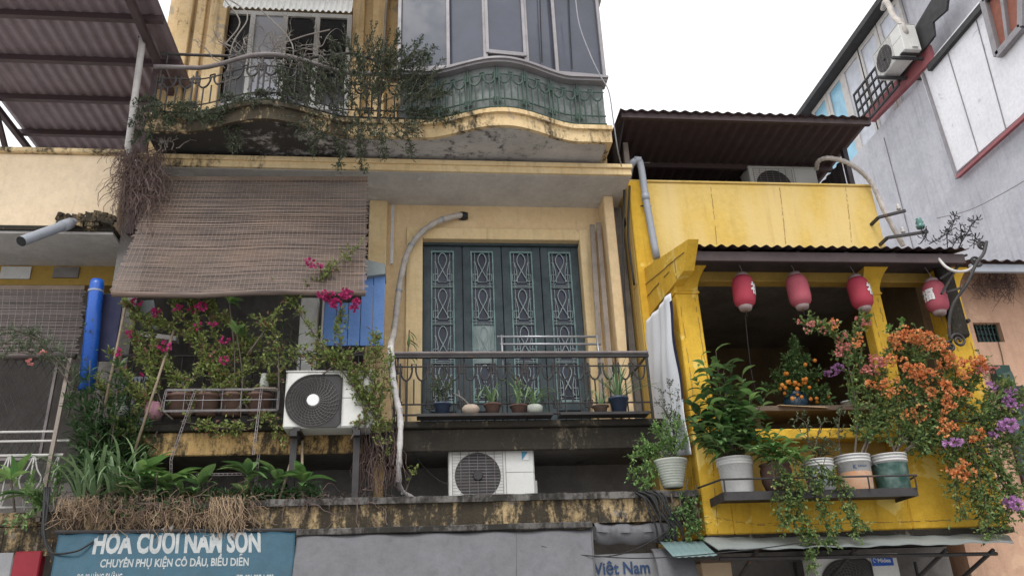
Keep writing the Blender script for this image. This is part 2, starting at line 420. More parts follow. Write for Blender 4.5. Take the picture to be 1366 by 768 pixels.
def text_mesh(name, s, h, mat, parent, origin, xdir, zdir, bold=0.0, width=None, shear=0.0, ext=.002, xs=1.0, label=None):
    """flat lettering: origin = left end of the baseline, xdir along the line, zdir up"""
    c = bpy.data.curves.new(name, 'FONT'); c.body = s; c.size = 1.0; c.extrude = 0; c.offset = bold; c.shear = shear; c.resolution_u = 3
    t = bpy.data.objects.new(name, c); COL.objects.link(t)
    me = bpy.data.meshes.new_from_object(t.evaluated_get(bpy.context.evaluated_depsgraph_get())); bpy.data.objects.remove(t)
    co = np.empty(len(me.vertices)*3); me.vertices.foreach_get('co', co); co = co.reshape(-1, 3)
    x = Vector(xdir).normalized(); z = Vector(zdir).normalized(); n_ = x.cross(z)
    caph = .70; sc = h/caph
    sx = sc*xs
    if width: sx = width/max(1e-6, co[:, 0].max()-co[:, 0].min())
    off = wloc(parent); o0 = Vector(origin)-off
    out = np.array([(o0+x*(a[0]*sx)+z*(a[1]*sc)+n_*ext)[:] for a in co])
    me.vertices.foreach_set('co', out.ravel()); me.materials.clear(); me.materials.append(MATS[mat]); me.update()
    o = bpy.data.objects.new(name, me); COL.objects.link(o); o.parent = parent
    if label: o['label'] = label
    return o

# ================================================================== SETTING
pv_ = B(-60, 60, -3.4, -.02, 0, .12).build('bounce_pavement', 'bounce_paving'); pv_['kind'] = 'structure'  # unseen pale strip, added to bounce light up under the slabs
g = B(-400, 400, -300, 500, -.3, 0).build('ground', 'bounce_stone'); g['kind'] = 'structure'  # unseen street, its stone made pale to bounce light onto the soffits

# ================================================================== OLD TOWNHOUSE (blind bay on the left, door bay on the right)
TH = thing('old_townhouse', 'old cream townhouse with wavy balcony above and tall blue-green shuttered door', 'house', (-.3, 0, 0))
XL, XM0, XM1, XR = -2.72, -.56, -.36, 2.24        # left end, pier between the bays, right end
ZLEDGE0, ZLEDGE1 = 2.54, 2.79
ZB0, ZB1 = 3.27, 3.56                               # first-floor balcony slab
ZC0, ZC1 = 6.26, 6.39                               # slab over the loggias
ZS0, ZS1 = 6.45, 6.63                               # wavy balcony slab
YB = -.80; UZ_ = 9.6
DX0, DX1, DZ1 = .035, 1.815, 5.82                   # door opening
# shop floor and body
w = MB(); w.box(XL, XR, .0, .3, 0, ZB0); w.box(XL, XR, 2.8, 3.1, 0, 9.6)
w.box(XL-.25, XL, -.6, 3.1, 0, ZC0); w.box(XR, XR+.1, -.02, 3.1, 0, ZC0)
w.box(XL-.35, XL-.23, .3, 2.8, ZC0, UZ_); w.box(XR-.12, XR, .3, 2.8, ZC0, UZ_)
w.build('side_wall', 'dark_wall', TH)
fw_ = MB(); fw_.box(XM1, DX0, 0, .3, ZB1, ZC0); fw_.box(DX1, XR, 0, .3, ZB1, ZC0); fw_.box(DX0, DX1, 0, .3, DZ1, ZC0)
fw_.build('front_wall', 'cream', TH)
# door surround, proud of the wall
t0, t1 = -.145, 1.985
tr = MB(); tr.box(t0, DX0, -.035, 0, ZB1, 5.96); tr.box(DX1, t1, -.035, 0, ZB1, 5.96); tr.box(DX0, DX1, -.035, 0, DZ1, 5.96)
tr.build('door_surround', 'cream_trim', TH, bevel=.006)
# pier between the two bays
MB().box(XM0, XM1, -.10, .3, ZB1, ZC0).build('pier', 'cream_trim', TH, bevel=.008)
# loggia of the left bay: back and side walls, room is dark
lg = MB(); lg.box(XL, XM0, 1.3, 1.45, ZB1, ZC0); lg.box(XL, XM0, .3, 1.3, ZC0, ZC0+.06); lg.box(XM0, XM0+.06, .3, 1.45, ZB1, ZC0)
lg.build('loggia_wall', 'dark_wall', TH)
# floor slabs and ledge
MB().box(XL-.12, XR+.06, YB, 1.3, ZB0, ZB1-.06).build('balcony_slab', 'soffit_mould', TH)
f1 = MB(); f1.box(XM0+.1, XR+.04, YB-.03, YB, ZB0-.02, ZB1-.10); f1.box(XM0+.1, XR+.06, YB-.07, YB+.02, ZB1-.10, ZB1-.035); f1.build('balcony_fascia', 'fascia_black', TH, bevel=.01)
f2 = MB(); f2.box(XL-.12, XM0+.095, YB-.03, YB, ZB0-.02, ZB1-.10); f2.build('balcony_fascia', 'ochre_decay', TH, bevel=.01); MB().box(XL-.14, XM0+.095, YB-.07, YB+.02, ZB1-.098, ZB1-.03).build('balcony_kerb', 'fascia_black', TH, bevel=.01)
# ledge: uneven cast edge with capping
le = MB(); X0, X1 = -2.93, 2.42; n = 60
for i in range(n):
    a = X0+(X1-X0)*i/n; b = X0+(X1-X0)*(i+1)/n; j = rng.uniform(-.006, .006)
    le.box(a, b, -1.2+j, -1.1, ZLEDGE0+rng.uniform(-.004, .004), ZLEDGE1-.055)
le.box(X0, X1, -1.1, 0, ZLEDGE0+.02, ZLEDGE1-.06)
le.build('ledge', 'fascia_decay', TH)
lc = MB()
for i in range(n):
    a = X0+(X1-X0)*i/n; b = X0+(X1-X0)*(i+1)/n; j = rng.uniform(-.005, .005)
    lc.box(a, b, -1.235+j, -.02, ZLEDGE1-.055, ZLEDGE1+rng.uniform(-.004, .004))
lc.build('ledge_capping', 'concrete', TH)
# small piers in the slot between ledge and balcony
for px in (505, 160):
    c = at(px, 640, -.45); MB().box(c.x-.045, c.x+.045, -.5, -.4, ZLEDGE1, ZB0-.02).build('slot_pier', 'ochre_decay', TH, bevel=.006)
# slot back wall: torn paper-like plaster flaps
c0 = at(240, 660, -.02)
MB().box(c0.x, c0.x+1.1, -.012, 0, ZLEDGE1, ZLEDGE1+.30).build('slot_panel', 'yellow_shaded', TH)
# loggia ceiling slab and strip
MB().box(XL-.1, XR+.06, -.70, 1.5, ZC0, ZC1-.01).build('loggia_ceiling', 'soffit', TH)
st = MB(); st.box(XL-.15, XR+.06, -.74, -.70, ZC0+.005, ZC1-.05); st.box(XL-.16, XR+.07, -.765, -.70, ZC1-.05, ZC1); st.build('cornice', 'cream_trim', TH, bevel=.006)
# wavy balcony slab
SX0, SX1 = -2.72, 2.02
def wav(x):
    y = -1.10
    for c in (-1.52, .85):
        d = abs(x-c)
        if d < .80: y -= .26*(.5+.5*cos(pi*d/.80))**.85
    return y
def ribbon(mb, y_off, thick, z0, z1, x0, x1, n=80):
    """band that follows the wavy front edge"""
    xs = [x0+(x1-x0)*i/n for i in range(n+1)]; b = len(mb.v)
    for x in xs:
        y = wav(x)+y_off
        mb.v += [V(x, y, z0), V(x, y+thick, z0), V(x, y+thick, z1), V(x, y, z1)]
    for i in range(n):
        a = b+4*i; c = a+4
        for q in ((a, c, c+3, a+3), (a+1, a+2, c+2, c+1), (a+3, c+3, c+2, a+2), (a, a+1, c+1, c)): mb.face(list(q))
    mb.face([b, b+3, b+2, b+1]); e = b+4*n; mb.face([e, e+1, e+2, e+3])
sb = MB(); nn = 80; xs = [SX0+(SX1-SX0)*i/nn for i in range(nn+1)]
for i in range(nn):
    a, b = xs[i], xs[i+1]
    sb.hexa([(a, wav(a)+.05, ZS0), (b, wav(b)+.05, ZS0), (b, .2, ZS0-.0), (a, .2, ZS0), (a, wav(a)+.05, ZS1-.01), (b, wav(b)+.05, ZS1-.01), (b, .2, ZS1-.01), (a, .2, ZS1-.01)])
sb.build('wavy_slab', 'soffit_stained', TH)
fs = MB(); ribbon(fs, -.0, .05, ZS0-.012, ZS1-.05, SX0, SX1); ribbon(fs, -.035, .10, ZS1-.05, ZS1, SX0-.01, SX1+.01); 
fs.build('wavy_fascia', 'cream_worn', TH)
MB().box(SX1-.045, SX1+.002, -1.06, .1, ZS0-.01, ZS1-.052).build('slab_end', 'cream_worn', TH)
# ---- upper floor wall with pilasters and window
UZ = 9.6
uw = MB(); uw.box(XL-.35, XR, .0, .3, ZC1, 7.0); 
uw.box(XL-.35, at(285, 30, 0).x, 0, .3, 7.0, UZ); x2 = at(470, 40, 0).x; x3 = at(525, 40, 0).x
uw.box(x2, XR, 0, .3, 7.0, UZ); uw.box(at(285, 30, 0).x, x2, 0, .3, UZ-.5, UZ)
uw.build('upper_wall', 'cream_pilaster', TH)
MB().box(XL-.4, XR+.2, -1.5, 3.1, UZ, UZ+.15).build('roof_slab', 'soffit', TH)
for a, b, d in ((222, 240, .10), (246, 258, .06), (264, 287, .13)):
    xa = at(a+14, 30, -d).x; xb = at(b+14, 30, -d).x
    MB().box(xa, xb, -d, 0, ZS1, UZ).build('pilaster', 'cream_pilaster', TH, bevel=.008)
for a, b, d in ((474, 486, .12), (497, 515, .16)):
    MB().box(at(a, 30, -d).x, at(b, 30, -d).x, -d, 0, ZS1, UZ).build('pilaster', 'cream_pilaster', TH, bevel=.008)
# white casement window behind the open balcony
wx0 = at(287, 40, .05).x+.02; wx1 = x2-.01
wz0, wz1 = ZS1+.05, UZ-.6
win = MB(); win.box(wx0, wx1, .02, .10, wz0, wz0+.06); win.box(wx0, wx1, .02, .10, 7.55, 7.62); win.box(wx0, wx1, .02, .10, wz1-.06, wz1)
for k in range(5):
    x = wx0+(wx1-wx0-.06)*k/4; win.box(x, x+.06, .018, .105, wz0+.06, wz1-.06)
wo = win.build('window', 'white_paint', TH)
for k in range(4):
    xa = wx0+(wx1-wx0-.06)*k/4+.06; xb = wx0+(wx1-wx0-.06)*(k+1)/4
    MB().box(xa, xb, .05, .06, wz0+.06, 7.55).build('pane', 'pane_white', wo)
    MB().box(xa, xb, .05, .06, 7.62, wz1-.06).build('pane', 'pane_dark' if k != 1 else 'pane_white', wo)
# white corrugated awning over that window
a0 = at(298, 2, -.75); a1 = at(470, 4, -.75)
aw = MB(); corr(aw, V(a0.x, -.75, a0.z-.08), V(a1.x-a0.x, 0, 0), V(0, .22, .62), 22, .014, V(0, -.95, .3)); aw.build('tin_hood', 'white_paint', TH)

# ---- railings: the same Art Deco pattern upstairs and downstairs
def rail_module(x, wd, z0, z1, yf, mat, parent, r=.0105):
    """post, two scallops with a small square between them, a picket; repeats every wd"""
    def P(a, z): return V(x+a, yf(x+a)-.0, z)
    h = z1-z0; zt = z0+h*.80; zm = z0+h*.62; zb = z0+h*.26; s = wd*.075
    po = MB()
    for a in (-s, s): po.tube([P(a, z0+h*.20), P(a, zt+.04)], r, 5)
    po.tube([P(0, z0), P(0, z0+h*.30)], r, 5); po.tube([P(0, z0+h*.70), P(0, z0+h*.97)], r, 5)
    for zc in (z0+h*.235, z0+h*.77):
        q = wd*.13; e = h*.05
        po.tube([P(-q, zc-e), P(q, zc-e), P(q, zc+e), P(-q, zc+e), P(-q, zc-e)], r*.9, 4)
    po.build('post', mat, parent)
    for k in (0, 1):
        c = wd*(.26+.48*k); rr = wd*.19
        sc = MB(); sc.tube([P(c+rr*cos(pi+pi*i/10), zt+min(0, h*.20*sin(pi+pi*i/10))) for i in range(11)], r, 5)
        sc.build('scallop', mat, parent)
    sq = MB(); c = wd*.5; q = wd*.07
    sq.tube([P(c-q, zt-.02), P(c-q, zt+h*.05), P(c+q, zt+h*.05), P(c+q, zt-.02)], r, 4); sq.build('key_square', mat, parent)
    for a in (.26, .5, .74):
        pk = MB(); pk.tube([P(wd*a, z0+(.0 if a != .5 else h*.24)), P(wd*a, zm if a == .5 else zm-h*.02)], r*.8, 5); pk.build('picket', mat, parent)
def rail_line(mb, x0, x1, z, yf, r, n=40, dy=0):
    mb.tube([V(x0+(x1-x0)*i/n, yf(x0+(x1-x0)*i/n)+dy, z) for i in range(n+1)], r, 6)
UZ0 = ZS1+.01; UZ1 = at(672, 84, wav(.85)).z
yw = lambda x: wav(x)+.035
# right half: backing sheets behind the ironwork
rl = MB(); XS = at(545, 100, -1.07).x
for z, r in ((UZ0+.05, .010), (UZ0+.26*(UZ1-UZ0), .009), (UZ0+.80*(UZ1-UZ0), .008)): rail_line(rl, XS, SX1-.03, z, yw, r, 60)
R1 = rl.build('balcony_railing', 'rail_green', TH, label='green ironwork of the wavy balcony under the glazed bay')
nm = 7; wd = (SX1-.05-XS)/nm
for k in range(nm): rail_module(XS+.02+wd*k, wd, UZ0, UZ1, yw, 'rail_green', R1)
bk = MB(); ribbon(bk, .07, .012, UZ0, UZ1+.0, XS-.1, SX1-.03, 60); bk.build('backing_sheet', 'rail_backing', R1)
MB().box(SX1-.05, SX1-.035, -1.02, .0, UZ0, UZ1).build('side_sheet', 'rail_backing', R1)
sl_ = MB(); ribbon(sl_, -.02, .16, UZ1+.002, UZ1+.03, XS-.2, SX1+.01, 60); ribbon(sl_, -.045, .06, UZ1+.03, UZ1+.055, XS-.2, SX1+.02, 60); sl_.build('sill_rail', 'alu', R1)
# left half: open ironwork with two handrails
rl = MB(); X9 = XS-.03
for z, r in ((UZ0+.05, .010), (UZ0+.24*(UZ1-UZ0), .008), (UZ0+.80*(UZ1-UZ0), .008)): rail_line(rl, SX0+.05, X9, z, yw, r, 60)
R2 = rl.build('balcony_railing', 'iron', TH, label='rusty ironwork of the open half of the wavy balcony')
nm = 7; wd = (X9-SX0-.08)/nm
for k in range(nm): rail_module(SX0+.06+wd*k, wd, UZ0, UZ1, yw, 'iron', R2)
hr = MB(); rail_line(hr, SX0-.02, X9, UZ1+.03, yw, .026, 60); hr.build('handrail', 'handrail', R2, smooth=True)
hr = MB(); y1_ = lambda x: wav(x)*1.0+.06
rail_line(hr, SX0+.02, -1.25, UZ1+.20, lambda x: -1.06, .017, 4); hr.tube([V(-1.25, -1.06, UZ1+.20), V(-.75, -1.06, UZ1+.30), V(-.35, -1.06, UZ1+.17), V(.12, -1.06, UZ1+.17)], .017, 6)
for x in (SX0+.1, -1.8, -1.0, -.25): hr.tube([V(x, -1.06, UZ1+.03), V(x, -1.06, UZ1+.22)], .010, 5)
hr.build('upper_rail', 'iron', R2, smooth=True)
# ---- glazed bay on the right half
mulx = [at(px, 60, -1.12 if px in (530, 808) else -1.22).x for px in (532, 598, 646, 700, 743, 806)]
GZ0, GZ1 = UZ1+.05, UZ-.1
gb = MB()
def mp(x): return V(x, wav(x)+.01, 0)
for i, x in enumerate(mulx):
    p = mp(x); wdt = .05 if i in (2, 3) else .038
    gb.box(p.x-wdt/2, p.x+wdt/2, p.y-.02, p.y+.045, GZ0, GZ1)
for i in range(5):
    a, b = mp(mulx[i]), mp(mulx[i+1]); d = (b-a).normalized()
    gb.bar(a+V(0, .01, GZ0+.025), b+V(0, .01, GZ0+.025), .04, .05); gb.bar(a+V(0, .01, GZ1-.03), b+V(0, .01, GZ1-.03), .04, .05)
    gb.bar(a+V(0, .01, 8.62), b+V(0, .01, 8.62), .035, .04)
gb.bar(V(mulx[5], -1.09, GZ0+.03), V(mulx[5], .0, GZ0+.03), .04, .05); gb.bar(V(mulx[5], -.55, GZ0), V(mulx[5], -.55, GZ1), .04, .04, up=V(0, 1, 0))
GB = gb.build('glazed_bay', 'alu', TH, bevel=.003)
for i in range(5):
    a, b = mp(mulx[i])+V(.02, .02, 0), mp(mulx[i+1])+V(-.02, .02, 0)
    o = V(0, .012, 0); z0 = GZ0+.05; out = V(0, -.035, 0) if i == 2 else V(0, 0, 0)
    if i == 2: z0 += .05
    MB().hexa([a+V(0, 0, z0)+out, b+V(0, 0, z0)+out, b+o+V(0, 0, z0)+out, a+o+V(0, 0, z0)+out, a+V(0, 0, 8.6)+out, b+V(0, 0, 8.6)+out, b+o+V(0, 0, 8.6)+out, a+o+V(0, 0, 8.6)+out]).build('pane', 'pane_grey', GB)
    MB().hexa([a+V(0, 0, 8.64), b+V(0, 0, 8.64), b+o+V(0, 0, 8.64), a+o+V(0, 0, 8.64), a+V(0, 0, GZ1-.05), b+V(0, 0, GZ1-.05), b+o+V(0, 0, GZ1-.05), a+o+V(0, 0, GZ1-.05)]).build('pane', 'pane_grey', GB)
    if i == 2:                                      # top-hung sash pushed out a little
        sf = MB(); sf.bar(a+V(0, -.04, z0), b+V(0, -.04, z0), .03, .045); 
        for q in (a, b): sf.bar(q+V(0, -.04, z0-.02), q+V(0, -.04, 8.6), .03, .04, up=V(0, 1, 0))
        sf.build('sash', 'alu', GB)
MB().box(mulx[5]-.01, mulx[5]+.0, -1.05, -.57, GZ0+.06, GZ1-.06).build('pane', 'pane_grey', GB)
MB().box(mulx[5]-.01, mulx[5]+.0, -.53, -.02, GZ0+.06, GZ1-.06).build('pane', 'pane_grey', GB)
MB().box(mulx[0]-.02, mulx[0]+.02, -1.08, -.0, GZ0-.4, GZ1).build('partition', 'cream_worn', GB)
for i in (3, 4):                                    # limp cords seen against the panes
    a, b = mp(mulx[i]), mp(mulx[i+1]); m_ = a.lerp(b, .55 if i == 3 else .35)
    MB().tube(cr([m_+V(.02, -.005, 8.5), m_+V(0, -.005, 8.0), m_+V(-.015, -.005, GZ0+.1)], 5), .006, 4).build('cord', 'cable', GB)

# ---- lower balcony railing
yl = lambda x: YB
LX0, LX1 = at(527, 470, YB).x, at(862, 474, YB).x
LZ0, LZ1 = ZB1-.02, at(690, 471, YB).z
rl = MB()
for z, r in ((LZ0+.06, .010), (LZ0+.16, .008), (LZ0+.80*(LZ1-LZ0), .008)): rail_line(rl, LX0, LX1, z, yl, r, 2)
R3 = rl.build('balcony_railing', 'iron', TH, label='dark ironwork of the balcony before the blue-green door')
nm = 8; wd = (LX1-LX0-.04)/nm
for k in range(nm): rail_module(LX0+.03+wd*k, wd, LZ0, LZ1-.01, yl, 'iron', R3, .0095)
hr = MB(); hr.box(LX0-.02, LX1+.02, YB-.035, YB+.035, LZ1-.015, LZ1+.012); hr.build('handrail', 'handrail', R3, bevel=.01)
hr = MB(); hr.box(LX0-.02, LX1+.02, YB-.02, YB+.02, LZ1-.045, LZ1-.0155); hr.build('under_rail', 'iron', R3)
for sx in (LX0, LX1):
    s_ = MB(); s_.box(sx-.012, sx+.012, YB-.012, YB+.012, LZ0, LZ1-.0465); s_.box(sx-.008, sx+.008, YB+.013, -.02, LZ1-.04, LZ1-.02); s_.build('end_post', 'iron', R3)
# stainless clothes rails on two brackets
cr_ = thing('clothes_rail', 'pair of thin stainless tubes above the balcony handrail before the door', 'clothes rail', at(731, 468, -.7))
for a, b, py in ((663, 795, 449), (667, 802, 459)):
    p, q = at(a, py, -.72), at(b, py+1, -.72); MB().tube([p, V(q.x, q.y, p.z)], .012, 8).build('tube', 'steel', cr_, smooth=True)
for px in (669, 796):
    p = at(px, 447, -.72); MB().tube([p, V(p.x, -.76, LZ1-.2)], .009, 6).build('bracket', 'steel', cr_, smooth=True)
# long tray of boards that carries the flower pots
for a, b in ((556, 735), (745, 862)):
    p = at(a, 552, -.86); q = at(b, 553, -.86)
    MB().box(p.x, q.x, -.98, -.83, LZ0+.0, LZ0+.025).build('pot_shelf', 'iron', R3)

# ---- four-leaf door
LW = (DX1-DX0)/4
for k in range(4):
    x0 = DX0+LW*k+.004; x1 = x0+LW-.008; y0, y1 = .10, .145
    gx0, gx1 = x0+LW*.20, x1-LW*.20; gz0, gz1 = ZB1+.40, DZ1-.09
    d = MB(); d.box(x0, gx0, y0, y1, ZB1, DZ1-.03); d.box(gx1, x1, y0, y1, ZB1, DZ1-.03); d.box(gx0, gx1, y0, y1, gz1, DZ1-.03); d.box(gx0, gx1, y0, y1, gz0-.09, gz0); d.box(gx0, gx1, y0+.015, y1, ZB1+.12, gz0-.09); d.box(gx0, gx1, y0, y1, ZB1, ZB1+.12)
    D_ = d.build('door_leaf', 'door_wood', TH, bevel=.004)
    e = MB(); q = .016
    e.box(gx0, gx0+q, y0-.008, y0+.02, gz0, gz1); e.box(gx1-q, gx1, y0-.008, y0+.02, gz0, gz1); e.box(gx0+q, gx1-q, y0-.008, y0+.02, gz1-q, gz1); e.box(gx0+q, gx1-q, y0-.008, y0+.02, gz0, gz0+q)
    e.build('pane_frame', 'door_edge', D_)
    p_ = MB(); p_.box(gx0+.03, gx1-.03, y0+.003, y0+.015, ZB1+.15, gz0-.12); p_.build('raised_panel', 'door_wood', D_, bevel=.004)
    hh = (gz1-gz0)/4; gw = gx1-gx0-2*q; xc = (gx0+gx1)/2
    for j in range(4):
        za = gz0+hh*j; zb = za+hh
        MB().box(gx0+q, gx1-q, y1-.02, y1-.012, za+.006, zb-.006).build('pane', 'pane_paper' if (k == 1 and j == 1) else 'pane_navy', D_)
        gr = MB(); yy = y0+.006; r = .0048
        def G(a, b): return V(xc+a*gw, yy, za+b*hh)
        gr.tube([G(-.5, .0), G(.5, .0)], r, 4); gr.tube([G(-.5, .045), G(.5, .045)], r*.8, 4)
        # teardrop loop crossing into an X
        lp = [G(-.30, .17), G(-.05, .42), G(.17, .66), G(.20, .80), G(.10, .92), G(0, .95), G(-.10, .92), G(-.20, .80), G(-.17, .66), G(.05, .42), G(.30, .17)]
        gr.tube(cr(lp, 3), r*1.15, 5)
        gr.tube([G(-.42, .70), G(-.34, .70), G(-.24, .44), G(-.22, .15), G(.22, .15), G(.24, .44), G(.34, .70), G(.42, .70)], r, 4)
        for sgn in (-1, 1):
            gr.tube([G(sgn*.22, .18), G(sgn*.46, .18), G(sgn*.46, .36), G(sgn*.22, .36)], r, 4)
            gr.tube([G(sgn*.36, .0), G(sgn*.36, .96)], r*.8, 4); gr.tube([G(sgn*.26, .10), G(sgn*.5, .10)], r*.8, 4)
        gr.build('grille', 'grille_pale', D_)
fr = MB(); fr.box(DX0, DX0+.003, .05, .16, ZB1, DZ1); fr.box(DX0+.003, DX1, .06, .16, DZ1-.028, DZ1-.001); fr.build('door_frame', 'door_wood', TH)
MB().box(DX0, DX1, .15, .3, ZB1, DZ1).build('door_back', 'dark_wall', TH)

# boards stacked upright in the corner to the right of the door
for (a, ya, b, yb, wdt, yy) in ((790, 300, 800, 470, .055, -.10), (798, 297, 812, 470, .05, -.14)):
    p, q = at(a, ya, yy), at(b, yb, yy-.12); q = q+(q-p)*.45
    o = thing('leaning_board', 'long grey board leaning in the corner, %s' % ('nearer the door' if wdt > .052 else 'nearer the yellow house'), 'board', q, 'boards leaning right of the door')
    MB().bar(p, q, wdt, .02, up=V(0, 1, 0)).build('board', 'wood_grey', o)
MB().box(XR-.17, XR-.06, -.30, -.002, ZB1, ZC0-.002).build('corner_pier', 'cream', TH, bevel=.01)
# conduit and white batten on the pier
t_ = thing('white_batten', 'slim white plastic batten upright on the pier left of the door', 'batten', at(521, 352, -.12))
MB().bar(at(524, 274, -.115), V(at(524, 274, -.115).x, -.115, at(519, 352, -.115).z), .035, .02, up=V(0, 1, 0)).build('strip', 'pvc_white', t_, bevel=.003)

# ================================================================== LEFT NEIGHBOUR
LH = thing('neighbour_house', 'cream neighbouring house with terrace parapet at the left edge', 'house', (-4.5, 0, 0))
NZ1 = at(90, 206, -.75).z; NZ0 = at(90, 304, -.75).z
MB().box(-9, XL-.26, -.75, -.55, NZ0, NZ1).build('parapet', 'cream_left', LH, bevel=.01)
MB().box(-9, XL-.25, -.80, -.50, NZ1, NZ1+.05).build('coping', 'cream_trim', LH, bevel=.01)
MB().box(-9, XL-.27, -.74, 3, NZ0-.06, NZ0-.002).build('terrace_slab', 'soffit', LH)
MB().box(-9, XL-.26, -.77, -.52, NZ0-.035, NZ0+.012).build('drip_edge', 'fascia_black', LH)
lw = MB(); zw = at(60, 380, .0).z
lw.box(-9, XL-.26, .0, .2, zw, NZ0-.06); lw.build('front_wall', 'yellow_shaded', LH)
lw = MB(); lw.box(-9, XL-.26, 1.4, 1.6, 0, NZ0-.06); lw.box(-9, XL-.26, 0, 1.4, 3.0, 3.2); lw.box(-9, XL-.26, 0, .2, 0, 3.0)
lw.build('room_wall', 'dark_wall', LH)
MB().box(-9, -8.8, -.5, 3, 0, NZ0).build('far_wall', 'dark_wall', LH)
MB().box(at(2, 360, -.01).x, at(42, 360, -.01).x, -.02, -.003, at(20, 372, -.01).z, at(20, 356, -.01).z).build('white_plate', 'white_paint', LH)
MB().box(at(72, 360, -.01).x, at(106, 360, -.01).x, -.02, -.003, at(20, 370, -.01).z, at(20, 356, -.01).z).build('vent_shade_plate', 'dark_wall', LH)  # solid plate; the hole's inner shade is put into its dark colour
# balcony of the neighbour with ledge
MB().box(-9, XL-.26, -.95, 0, 2.66, 2.78).build('balcony_slab', 'fascia_decay', LH, bevel=.01)
bd = MB(); 
for i in range(26):
    x = -6.2+i*.13; bd.box(x, x+.128, -.98+rng.uniform(-.01, .01), -.945, 2.40+rng.uniform(-.03, .03), 2.655)
bd.build('crumbling_fascia', 'fascia_decay', LH)
# lattice security screen
p0, p1 = at(-330, 480, -.55), at(72, 590, -.55); sx0, sx1 = p0.x, at(66, 540, -.55).x; sz0, sz1 = at(30, 612, -.55).z, at(30, 478, -.55).z
fr = MB()
for x in [sx0+(sx1-sx0)*k/4 for k in range(5)]: fr.box(x-.012, x+.012, -.56, -.53, sz0, sz1)
fr.box(sx0, sx1, -.558, -.532, sz1-.012, sz1+.012); fr.box(sx0, sx1, -.558, -.532, sz0-.012, sz0+.012)
SC = thing('security_screen', 'grey folding lattice screen closing the left neighbour balcony', 'screen', (sx0, -.55, sz0))
fr.build('screen_frame', 'handrail', SC)
lt = MB(); st_ = .075; h_ = sz1-sz0; x = sx0-h_*.5
while x < sx1:
    for s in (1, -1):
        a = V(x, -.545+.004*s, sz0 if s > 0 else sz1); b = V(x+h_*.5, -.545+.004*s, sz1 if s > 0 else sz0)
        if a.x < sx0: k = (sx0-a.x)/(b.x-a.x); a = a.lerp(b, k)
        if b.x > sx1: k = (sx1-a.x)/(b.x-a.x); b = a.lerp(b, max(0, k))
        if (b-a).length > .03: lt.bar(a, b, .005, .005)
    x += st_
lt.build('lattice', 'iron', SC)
# white railing with ring pattern below the screen
RL = thing('white_railing', 'low white iron railing with rounded loops under the lattice screen', 'railing', (at(40, 650, -.9).x, -.9, 2.78))
ra, rb = at(-330, 610, -.9).x, at(84, 610, -.9).x; rz1 = at(40, 607, -.9).z; rz0 = 2.80
q = MB(); q.tube([V(ra, -.9, rz1), V(rb, -.9, rz1)], .012, 6); q.tube([V(ra, -.9, rz0+.03), V(rb, -.9, rz0+.03)], .010, 6); q.build('rail', 'pvc_white', RL)
x = ra
while x < rb:
    MB().tube([V(x, -.9, rz0), V(x, -.9, rz1)], .008, 5).build('picket', 'pvc_white', RL)
    if x+.2 < rb:
        h2 = rz1-rz0; q = MB()
        for s in (-1, 1): q.tube(cr([V(x+.1+s*.095, -.9, rz1), V(x+.1+s*.06, -.9, rz1-h2*.25), V(x+.1+s*.012, -.9, rz1-h2*.45), V(x+.1+s*.07, -.9, rz1-h2*.75), V(x+.1+s*.09, -.9, rz0+.03)], 5), .006, 5)
        q.build('loop', 'pvc_white', RL)
    x += .2
for a, b, py, px2, py2 in ((0, 90, 593, 92, 592), (8, 70, 580, 72, 581)):
    p, q_ = at(a-300, py, -.85), at(px2, py2, -.85)
    o = thing('clothes_pole', 'pale bare pole lying level over the white railing, %s one' % ('lower' if py > 590 else 'upper'), 'pole', p, 'poles over the white railing')
    MB().tube([p, V(q_.x, q_.y, p.z)], .010, 6).build('pole', 'pvc_white', o)
# plank post at the right end of the neighbour's balcony
p, q_ = at(96, 470, -.95), at(70, 640, -.95)
p, q_ = at(94, 478, -.95), at(74, 640, -.95)
o = thing('timber_post', 'weathered pinkish timber post between the lattice screen and the blue pipe', 'post', q_)
MB().bar(p, V(p.x-.02, -.95, 2.7), .032, .03, up=V(0, 1, 0)).build('post', 'wood_grey', o)

# second, older blind
b0, b1 = at(-330, 388, -.45), at(112, 386, -.45); b2, b3 = at(-330, 476, -.6), at(100, 474, -.6)
def blind(name, label, TL, TR, BL, BR, mat, n_slat, n_cord, roll=.02, seed=1, wob=.012):
    T = thing(name, label, 'blind', (TL+TR)*.5)
    R_ = random.Random(seed); sm = MB(); N_ = 14
    def S(u, v):
        p = TL.lerp(TR, u).lerp(BL.lerp(BR, u), v)
        sag = sin(u*pi*3+seed)*wob*v+sin(v*pi)*.02
        return p+V(0, sag, 0)
    for i in range(n_slat):
        v0 = i/n_slat; v1 = (i+.86)/n_slat; e = R_.uniform(-.009, .009); dy = R_.uniform(-.004, .004); v1 -= (R_.random() < .06)*.4/n_slat
        b = len(sm.v)
        for k in range(N_+1):
            u = -0.004+e+(1.008)*k/N_; jz = R_.uniform(-.0006, .0006)
            sm.v += [S(u, v0)+V(0, dy, jz), S(u, v1)+V(0, dy-.003, jz)]
        for k in range(N_): a = b+2*k; sm.face([a, a+1, a+3, a+2])
    sm.build('slats', mat, T, stuff=True)
    cd = MB()
    for j in range(n_cord):
        u = (j+.5)/n_cord
        cd.tube([S(u, v/8)+V(R_.uniform(-.003, .003), -.006, 0) for v in range(9)], .0015, 3, cap=False)
    cd.build('cords', 'blind_cord', T, stuff=True)
    MB().tube([S(k/6, 1.0)+V(0, .02, 0) for k in range(7)], roll, 8).build('bottom_roll', mat, T, smooth=True)
    MB().bar(TL+V(0, .02, .02), TR+V(0, .02, .02), .03, .05).build('head_rail', 'wood_plank', T)
    return T
